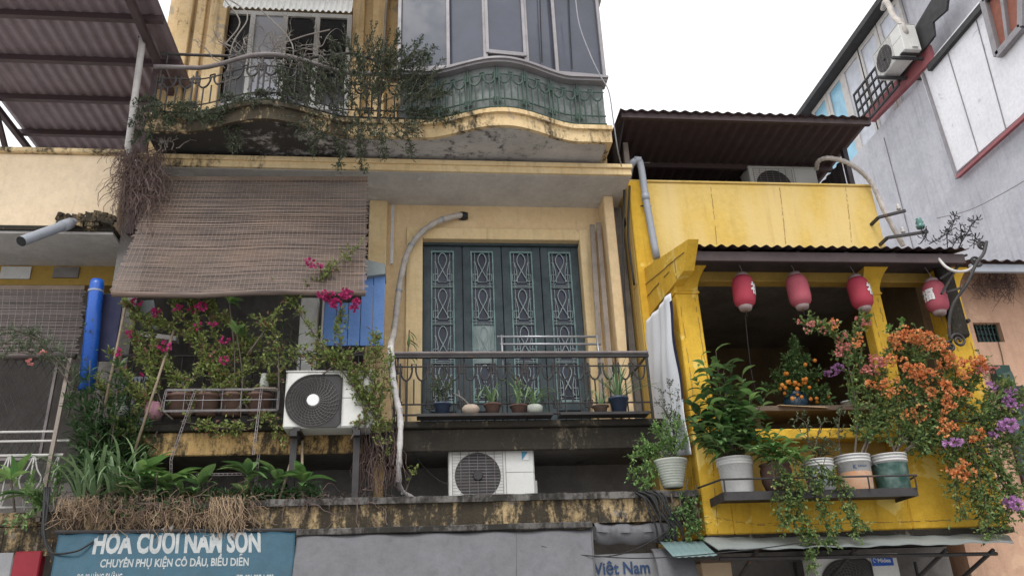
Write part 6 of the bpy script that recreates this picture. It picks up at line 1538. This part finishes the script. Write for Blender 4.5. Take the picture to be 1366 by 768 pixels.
# ---- left neighbour's plants
boug('thin straggly plant trailing over the lattice screen at the far left', [[(90, 560), (100, 510), (80, 470), (45, 450), (10, 448)], [(100, 520), (70, 480), (30, 462), (-10, 460)], [(95, 500), (60, 462), (40, 440)], [(92, 540), (112, 470), (118, 430)], [(60, 478), (25, 470), (0, 478)], [(50, 455), (20, 440), (-10, 442)]], [(40, 482, .02, 5), (55, 470, .02, 4)], 'leaf_grey', 60, .042, .014, 'climbing_plant', 'climber', 'bract_pink', at(95, 560, -.98), -.98)
nb = V(at(20, 680, -1.0).x, -1.0, 2.78)
S10 = thing('rosette_plant', 'fresh broad-leaved plant at the bottom left corner over the crumbling ledge', 'plant', nb)
rosette(S10, nb+V(-.08, 0, .26), 9, .24, BROAD_F, (.0, 1.3), .02, .8, (0, -.25, 0)); rosette(S10, nb+V(.1, -.03, .12), 12, .30, BROAD_M, (-.5, .6), .03, .7, (0, -.4, 0)); MB().tube([nb, nb+V(-.08, 0, .26)], .01, 5).build('stem', 'bark', S10)
boug('mixed green weeds at the left end of the ledge by the black cables', [[(60, 690), (50, 660), (40, 640)], [(75, 690), (60, 670), (30, 660)], [(70, 690), (75, 650), (85, 625)], [(60, 690), (40, 690), (20, 700)]], [], 'leaf_mid', 80, .05, .02, 'weed', 'weed', base=at(65, 690, -1.1), Y=-1.08)
# ---- pots on the balcony
def potplant(label, key, top, n, L, meshes, elev, sw=1.0, name='potted_plant', facing=(0, -.1, 0)):
    b = PT[key]+V(0, 0, top); T = thing(name, label, 'plant', b, 'plants in the balcony pots'); rosette(T, b, n, L, meshes, elev, .03, sw, facing); return T
b = PT['a']+V(0, 0, .09); T = thing('potted_plant', 'upright bamboo-leaved plant at the left of the balcony shelf', 'plant', b, 'plants in the balcony pots')
LANCE = [broad_mesh('lance_leaf', 'leaf_grey', t, .16, .2) for t in (.1, .5, .9)]
stemmed(T, b, [b+V(dx, dy, dz) for dx, dy, dz in ((-.08, 0, .24), (.02, -.05, .30), (.09, .02, .25), (-.03, .05, .20), (.06, -.06, .18), (-.10, -.04, .15))], 13, .10, LANCE, 'leaf_grey', .004)
b = PT['b']+V(0, 0, .08); T = thing('dry_twig', 'dry forked twig rising from the round beige pot', 'twig', b); MB().tube(cr([b, b+V(-.06, 0, .07), b+V(-.10, 0, .10), b+V(-.16, 0, .13)], 4), .006, 5).build('twig', 'bark_grey', T); MB().tube([b+V(-.10, 0, .10), b+V(-.11, 0, .16)], .004, 4).build('fork', 'bark_grey', T)
potplant('drooping spider plant in the dark clay pot mid balcony', 'c', .09, 24, .32, BLADE, (.5, 1.4), 1.25)
potplant('spiky strap plant in the brown bowl pot', 'd', .08, 16, .38, BLADE, (.7, 1.5), 1.2)
potplant('arching strap plant in the patterned white pot', 'e', .08, 20, .36, BLADE, (.3, 1.3), 1.4)
potplant('spiky aloe-like plant in the blue-grey pot at the right of the balcony', 'f', .14, 36, .42, SPIKE, (.35, 1.45), .75)
potplant('dry thin-bladed plant in the low brown pot', 'g', .07, 20, .36, BLADE, (.2, 1.3), .8)
b = at(544, 470, -.3); b = V(b.x, -.3, ZB1); T = thing('potted_plant', 'slender stem with drooping leaves against the wall left of the door', 'plant', b)
MB().tube(cr([b, V(b.x, -.3, 4.3), at(546, 440, -.3)], 4), .006, 5).build('stem', 'bark', T); h = at(546, 442, -.3)
for k in range(7): inst('leaf', prng.choice(BROAD_M), T, h+V(0, 0, -.02*k), V(prng.uniform(-.3, 1), prng.uniform(-.6, .2), prng.uniform(-.7, .1)), V(0, 0, 1), .13, .07)
for k in range(5): inst('leaf', prng.choice(BROAD_M), T, at(547, 474, -.35)+V(0, 0, -.01*k), V(prng.uniform(-.3, 1), prng.uniform(-.6, .2), prng.uniform(-.4, .2)), V(0, 0, 1), .12, .06)
# ---- ribbed pot: fine fern-like foliage and a twiggy shrub
b = PT['rib']+V(0, 0, .22)
T = thing('potted_fern', 'pale feathery plant spilling left from the ribbed off-white pot', 'fern', b); fol, br = MB(), MB()
spray([[b, at(*m_, -1.15), at(*e, -1.2)] for m_, e in (((880, 600), (850, 585)), ((875, 610), (842, 610)), ((880, 620), (838, 632)), ((885, 590), (868, 560)), ((890, 590), (885, 555)), ((900, 590), (905, 560)), ((905, 600), (915, 585)), ((880, 630), (852, 650)), ((870, 600), (862, 600)), ((895, 600), (895, 580)), ((875, 605), (845, 598)), ((880, 625), (848, 640)))], fol, br, 95, .038, .016, .08, .004, .1, .3)
br.build('branches', 'bark', T); fol.build('foliage', 'leaf_fresh', T, stuff=True)
T = thing('twiggy_shrub', 'thin dark twiggy shrub against the white cloth', 'shrub', b+V(.05, .03, 0)); fol, br = MB(), MB()
spray([[b+V(.05, .03, 0), at(*m_, -1.1), at(*e, -1.1)] for m_, e in (((892, 570), (882, 520)), ((898, 565), (892, 508)), ((900, 570), (905, 520)), ((895, 560), (875, 535)), ((902, 575), (914, 545)))], fol, br, 40, .026, .012, .08, .004, .4, .35)
br.build('branches', 'bark', T); fol.build('foliage', 'leaf_shrub', T, stuff=True)
boug('green creeper on the end of the ledge beside the yellow box', [[(920, 640), (915, 670), (922, 700), (915, 720)], [(905, 660), (912, 690), (930, 712)], [(930, 645), (925, 675), (932, 700)], [(895, 660), (900, 690), (895, 715)]], [], 'leaf_mid', 90, .034, .022, 'creeping_plant', 'creeper', base=at(915, 655, -1.22), Y=-1.24, up=-.1)
# ---- big leafy plant at the left yellow post
b = c1+V(0, 0, h1*.92); T = thing('leafy_plant', 'big glossy leafy plant in the white bucket before the left yellow post', 'plant', b)
tips = [(925, 500), (935, 475), (955, 468), (975, 485), (990, 500), (1005, 520), (1015, 545), (935, 525), (955, 510), (975, 520), (990, 545), (928, 550), (945, 555), (965, 555), (1000, 565), (925, 575), (950, 585), (985, 575), (940, 595), (918, 535), (970, 540), (1000, 540), (945, 490), (965, 495), (1010, 580), (930, 585), (960, 575), (1020, 530), (985, 525), (948, 540), (922, 560), (975, 600), (1005, 600), (955, 605)]
for i, tp in enumerate(tips):
    e = at(*tp, prng.uniform(-1.75, -1.40)); stemmed(T, b, [e], 14, .165, (BROAD_M, BROAD_F, BROAD_M, BROAD_D)[i % 4], 'bark', .005)
b = V(c2.x, c2.y, c2.z+.25); T = thing('leafy_plant', 'light green leafy plant in the reddish pot on the tray', 'plant', b)
for i, tp in enumerate([(1005, 585), (1020, 570), (1040, 575), (1060, 585), (1070, 600), (1015, 605), (1045, 600), (1030, 590), (1075, 615), (1000, 600), (1055, 610), (1025, 615), (1085, 600), (1010, 590), (1040, 620)]): stemmed(T, b, [at(*tp, prng.uniform(-1.7, -1.45))], 11, .13, BROAD_F, 'bark', .004)
b = c3+V(0, 0, h3*.92); T = thing('leafy_plant', 'dull green narrow-leaved plant in the speckled bucket', 'plant', b)
for tp in [(1085, 595), (1100, 585), (1115, 590), (1095, 605), (1120, 600), (1075, 585), (1060, 570), (1108, 575)]: stemmed(T, b, [at(*tp, prng.uniform(-1.6, -1.4))], 12, .105, LANCE, 'bark', .004)
# ---- kumquat in a blue vase
kc = at(1062, 538, -.72); kc = V(kc.x, -.72, tzz+.001)
T = thing('blue_vase', 'round glazed blue vase holding the kumquat tree', 'vase', kc); MB().lathe(kc, [(0, 0), (.07, 0), (.115, .06), (.125, .11), (.10, .17), (.075, .19), (.085, .205), (.075, .205), (.065, .18)], 24).build('vase_body', 'vase_blue', T, smooth=True); MB().lathe(kc, [(0, .185), (.07, .185)], 12).build('soil', 'soil', T)
kb = kc+V(0, 0, .185); T = thing('kumquat_tree', 'small kumquat tree laden with orange fruit on the plank shelf', 'tree', kb); fol, br = MB(), MB()
ktips = [(1060, 455), (1050, 480), (1075, 478), (1035, 500), (1090, 500), (1025, 518), (1100, 520), (1062, 490), (1045, 510), (1080, 510), (1105, 535), (1060, 470)]
spray([[kb, at((1062+e[0])/2, (520+e[1])/2, -.75), at(*e, prng.uniform(-.9, -.65))] for e in ktips], fol, br, 150, .045, .022, .09, .005, .2, .2, 'leaf')
br.tube([kb-V(0, 0, .02), at(1062, 500, -.74)], .012, 6); br.build('trunk', 'bark', T); fol.build('crown', 'leaf_mid', T, stuff=True)
fm = MB(); fm.lathe(V(0, 0, 0), [(0, -.024), (.014, -.02), (.023, -.008), (.024, .004), (.017, .018), (0, .024)], 10); fme = fm.mesh('kumquat', mat='orange_fruit', smooth=True)
for k in range(34):
    e = prng.choice(ktips); f = prng.uniform(.35, 1.0); p = at(1062+(e[0]-1062)*f+prng.uniform(-16, 16), 520+(e[1]-520)*f+prng.uniform(-6, 18), prng.uniform(-.95, -.75)); o = inst('fruit', fme, T, p, V(0, 1, 0)+pv(.3), V(0, 0, 1), prng.uniform(.55, 1.0))
# ---- orchid
oc = at(1132, 536, -.8); oc = V(oc.x, -.8, tzz+.001)
T = pot('flower_pot', 'small white pot of the lilac orchid on the plank shelf', 'pot', oc, taper(.05, .065, .09), 'white_paint', soil=(.06, .075))
ob = oc+V(0, 0, .08); T = thing('orchid', 'lilac orchid spray arching left in the dark room', 'orchid', ob); MB().tube(cr([ob, at(1130, 505, -.82), at(1122, 490, -.85), at(1108, 496, -.9)], 5), .004, 5).build('stem', 'leaf_mid', T)
rosette(T, ob, 5, .13, BROAD_D, (.0, .6), .01, .7)
m = MB(); cluster(m, at(1112, 495, -.9), .045, 22, .034, .034); cluster(m, at(1120, 490, -.9), .03, 10, .034, .034); cluster(m, at(1103, 499, -.9), .025, 8, .034, .034); m.build('blossoms', 'bract_lilac', T, stuff=True)
# ---- orange bougainvillea from the right-hand buckets
OB = [(1082, 432, .03, 8, 'bract_pink'), (1098, 440, .03, 8, 'bract_pink'), (1112, 432, .035, 10, 'bract_orange'), (1120, 452, .03, 8, 'bract_pink'), (1130, 470, .045, 18, 'bract_pink'), (1118, 468, .03, 8, 'bract_pink'), (1145, 455, .04, 12, 'bract_orange'), (1146, 428, .03, 8, 'bract_pink'),
      (1168, 484, .06, 30, 'bract_pink'), (1155, 494, .045, 18, 'bract_pink'), (1185, 482, .05, 22, 'bract_orange'), (1192, 452, .05, 22, 'bract_orange'), (1206, 448, .06, 32, 'bract_orange'), (1222, 446, .06, 34, 'bract_orange'), (1238, 448, .06, 34, 'bract_orange'), (1250, 456, .05, 24, 'bract_orange'), (1232, 462, .05, 20, 'bract_orange'), (1198, 462, .045, 16, 'bract_orange'),
      (1210, 490, .05, 24, 'bract_orange'), (1226, 492, .06, 30, 'bract_orange'), (1240, 497, .045, 18, 'bract_orange'), (1258, 486, .05, 24, 'bract_orange'), (1262, 470, .045, 18, 'bract_orange'), (1275, 482, .055, 26, 'bract_orange'), (1292, 484, .06, 30, 'bract_orange'), (1308, 482, .055, 26, 'bract_orange'), (1300, 496, .05, 22, 'bract_orange'), (1314, 492, .045, 18, 'bract_pink'), (1282, 498, .045, 18, 'bract_orange'),
      (1180, 510, .045, 18, 'bract_orange'), (1160, 512, .04, 12, 'bract_orange'), (1228, 510, .04, 10, 'bract_orange'), (1243, 522, .05, 22, 'bract_orange'), (1262, 514, .055, 28, 'bract_orange'), (1266, 524, .045, 18, 'bract_orange'), (1262, 536, .045, 22, 'bract_orange'), (1290, 525, .04, 14, 'bract_orange'), (1228, 556, .05, 20, 'bract_orange'), (1215, 548, .04, 10, 'bract_orange'), (1258, 562, .05, 20, 'bract_orange'), (1268, 568, .04, 14, 'bract_orange'), (1252, 575, .035, 8, 'bract_orange'), (1308, 578, .05, 22, 'bract_orange'), (1280, 625, .05, 22, 'bract_orange'), (1290, 637, .05, 24, 'bract_orange'), (1272, 628, .04, 12, 'bract_orange'), (1288, 616, .03, 8, 'bract_orange'),
      (1190, 525, .04, 12, 'bract_orange'), (1205, 520, .035, 8, 'bract_orange'), (1262, 548, .03, 8, 'bract_orange')]
OB += [(b[0]+prng.uniform(-15, 15), b[1]+prng.uniform(-10, 10), b[2]*.7, max(4, b[3]//3), b[4]) for b in OB for _ in range(2)]
boug('large orange bougainvillea climbing from the labelled paint buckets', [
    [(1140, 612), (1142, 560), (1135, 500), (1110, 445), (1076, 430)], [(1145, 612), (1160, 565), (1150, 505), (1140, 460), (1150, 425)], [(1195, 612), (1180, 560), (1175, 500), (1195, 455)], [(1195, 612), (1210, 555), (1220, 500), (1225, 445)], [(1200, 612), (1240, 560), (1255, 500), (1250, 455)], [(1200, 610), (1255, 570), (1290, 520), (1310, 485)],
    [(1150, 612), (1170, 560), (1200, 520), (1240, 500)], [(1190, 612), (1200, 570), (1170, 520), (1150, 490)], [(1205, 600), (1245, 575), (1270, 545), (1275, 490)], [(1195, 600), (1225, 570), (1250, 540)], [(1230, 560), (1262, 590), (1285, 640)], [(1240, 560), (1280, 575), (1310, 600)], [(1210, 560), (1230, 590), (1225, 600)], [(1245, 560), (1265, 600), (1270, 640), (1285, 690)], [(1255, 560), (1290, 610), (1300, 650), (1312, 690)], [(1180, 560), (1200, 540), (1215, 520)], [(1200, 580), (1240, 600), (1245, 585)], [(1265, 560), (1300, 560), (1330, 540)], [(1220, 540), (1250, 525), (1300, 515)], [(1190, 540), (1215, 490), (1210, 465)], [(1255, 535), (1290, 545), (1320, 575)]],
    OB, 'leaf_mixed', 120, .042, .027, base=c5+V(0, 0, h5), Y=-1.5, bl=.028, r=.010, side=.13)
LB0 = [(1347, 522, .04, 14), (1352, 540, .05, 22), (1342, 533, .035, 10), (1358, 553, .04, 14), (1346, 566, .055, 28), (1336, 568, .035, 10), (1330, 592, .04, 12, 'bract_pink'), (1326, 580, .035, 8, 'bract_lilac'), (1348, 668, .045, 20), (1356, 672, .04, 14), (1276, 588, .04, 10), (1264, 592, .03, 6), (1316, 555, .03, 6), (1322, 515, .03, 8), (1312, 520, .025, 6), (1345, 628, .03, 7), (1340, 600, .03, 6)]
LB = [b for i, b in enumerate(LB0) if i not in (3, 6, 12, 14, 15, 16)]
boug('lilac bougainvillea tumbling at the right edge before the pink house', [
    [(1280, 600), (1310, 560), (1335, 525), (1350, 515)], [(1290, 610), (1330, 570), (1360, 545)], [(1300, 600), (1340, 590), (1372, 575)], [(1300, 600), (1330, 620), (1350, 670)], [(1310, 600), (1345, 640), (1362, 690)], [(1300, 590), (1320, 640), (1330, 690)], [(1290, 590), (1310, 650), (1318, 712)], [(1300, 560), (1335, 550), (1372, 520)], [(1310, 580), (1345, 610), (1372, 640)], [(1305, 560), (1320, 540), (1320, 515)], [(1315, 600), (1340, 660), (1340, 700)], [(1320, 600), (1350, 590), (1374, 610)], [(1270, 590), (1300, 580), (1340, 560)]],
    LB, 'leaf_mixed', 105, .042, .027, bloom_mat='bract_lilac', base=at(1290, 610, -1.45), Y=-1.55, bl=.034, side=.13)
# ---- trailing vines below the tray
boug('trailing green vine hanging from the tray over the yellow wall', [
    [(1040, 610), (1050, 640), (1060, 690), (1085, 735)], [(1055, 610), (1068, 650), (1075, 700), (1100, 728)], [(1070, 610), (1085, 650), (1100, 690), (1112, 722)], [(1085, 612), (1110, 640), (1130, 680), (1155, 700)], [(1030, 620), (1035, 660), (1040, 690)], [(1100, 620), (1125, 650), (1140, 690), (1140, 720)], [(1045, 640), (1050, 690), (1042, 710)], [(1075, 640), (1070, 680), (1085, 715)], [(1080, 700), (1082, 735), (1080, 762)], [(1100, 610), (1095, 650), (1120, 700)], [(1050, 605), (1080, 625), (1110, 640)], [(1025, 610), (1045, 632), (1070, 650)]], [], 'leaf_mixed', 85, .034, .024, 'trailing_vine', 'vine', base=at(1070, 610, -1.55), Y=-1.6, up=-.2, side=.08, r=.004)
boug('sparse young plant poking up behind the orange-labelled bucket', [[(1120, 615), (1118, 570), (1122, 540)], [(1080, 600), (1075, 565), (1062, 555)], [(1090, 600), (1092, 570), (1100, 562)]], [], 'leaf_grey', 26, .045, .022, 'young_plant', 'plant', base=at(1120, 612, -1.4), Y=-1.35)
# ---- dead vines by the scroll bracket
T = thing('dead_vine', 'black leafless vine sprouting above the lean-to roof end', 'vine', at(1270, 330, -1.2)); br = MB()
for pts in ([(1262, 332), (1262, 312), (1272, 296), (1276, 288)], [(1240, 326), (1254, 318), (1268, 306)], [(1278, 330), (1288, 312), (1298, 298), (1303, 293)], [(1280, 332), (1284, 316), (1280, 300)], [(1300, 330), (1304, 316), (1308, 322)], [(1230, 325), (1236, 312), (1230, 308)], [(1270, 330), (1280, 318), (1296, 312)]):
    P = cr(pxpath(pts, -1.25, .02), 6); br.tube(P, .006, 4)
    for q in P[2:]:
        for s in range(2): d = pv(1).normalized(); br.tube([q, q+d*.04, q+d*.06+V(0, 0, .015)], [.003, .004, .006], 4)
br.build('stems', 'cable', T)
T = thing('dead_vine', 'brown wiry dead creeper under the pink house eave', 'vine', at(1310, 380, -.5)); br = MB(); strands(br, 110, (1295, 1355), (358, 380), (370, 405), (-.55, -.3), .0028, .12, 5); br.build('stems', 'root_dark', T, stuff=True)
T = thing('hanging_leaves', 'fresh sprig of leaves against the dark room by the middle post', 'sprig', at(1205, 450, -1.2)); fol, br = MB(), MB(); spray([pxpath([(1192, 446), (1200, 436), (1206, 428)], -1.3), pxpath([(1190, 448), (1184, 440), (1188, 432)], -1.3)], fol, br, 60, .035, .025, .05); br.build('stem', 'bark', T); fol.build('foliage', 'leaf_fresh', T, stuff=True)
# ---- fresh big leaves among the bougainvillea
for (px, py, n, lab, ms) in ((312, 404, 9, 'bright compound leaf spray below the blind in the left bay', BROAD_F), (322, 445, 9, 'glossy dark-leaved shoot in the dark gap of the left bay', BROAD_M)):
    b = at(px, 545, -.95); b = V(b.x, -.95, ZB1); T = thing('leafy_shoot', lab, 'shoot', b); h = at(px-6, py, -1.05); MB().tube(cr([b, b.lerp(h, .5)+V(.03, 0, 0), h], 5), .006, 5).build('stem', 'bark', T)
    for k in range(n): a = -.5+2.2*k/n; inst('leaf', prng.choice(ms), T, h+pv(.01), V(cos(a*1.4), -.5+prng.uniform(-.3, .3), sin(a)*.6-.1), V(0, 0, 1), .16*prng.uniform(.8, 1.1), .11)
T = thing('leafy_shoot', 'narrow-leaved green shoots standing in the dark gap beside the white post', 'shoot', V(at(385, 545, -.9).x, -.9, ZB1)); b = T.location.copy()
for tp in ((375, 415), (390, 425), (365, 440), (395, 450)): stemmed(T, b, [at(*tp, -.95)], 14, .13, LANCE, 'bark', .005)
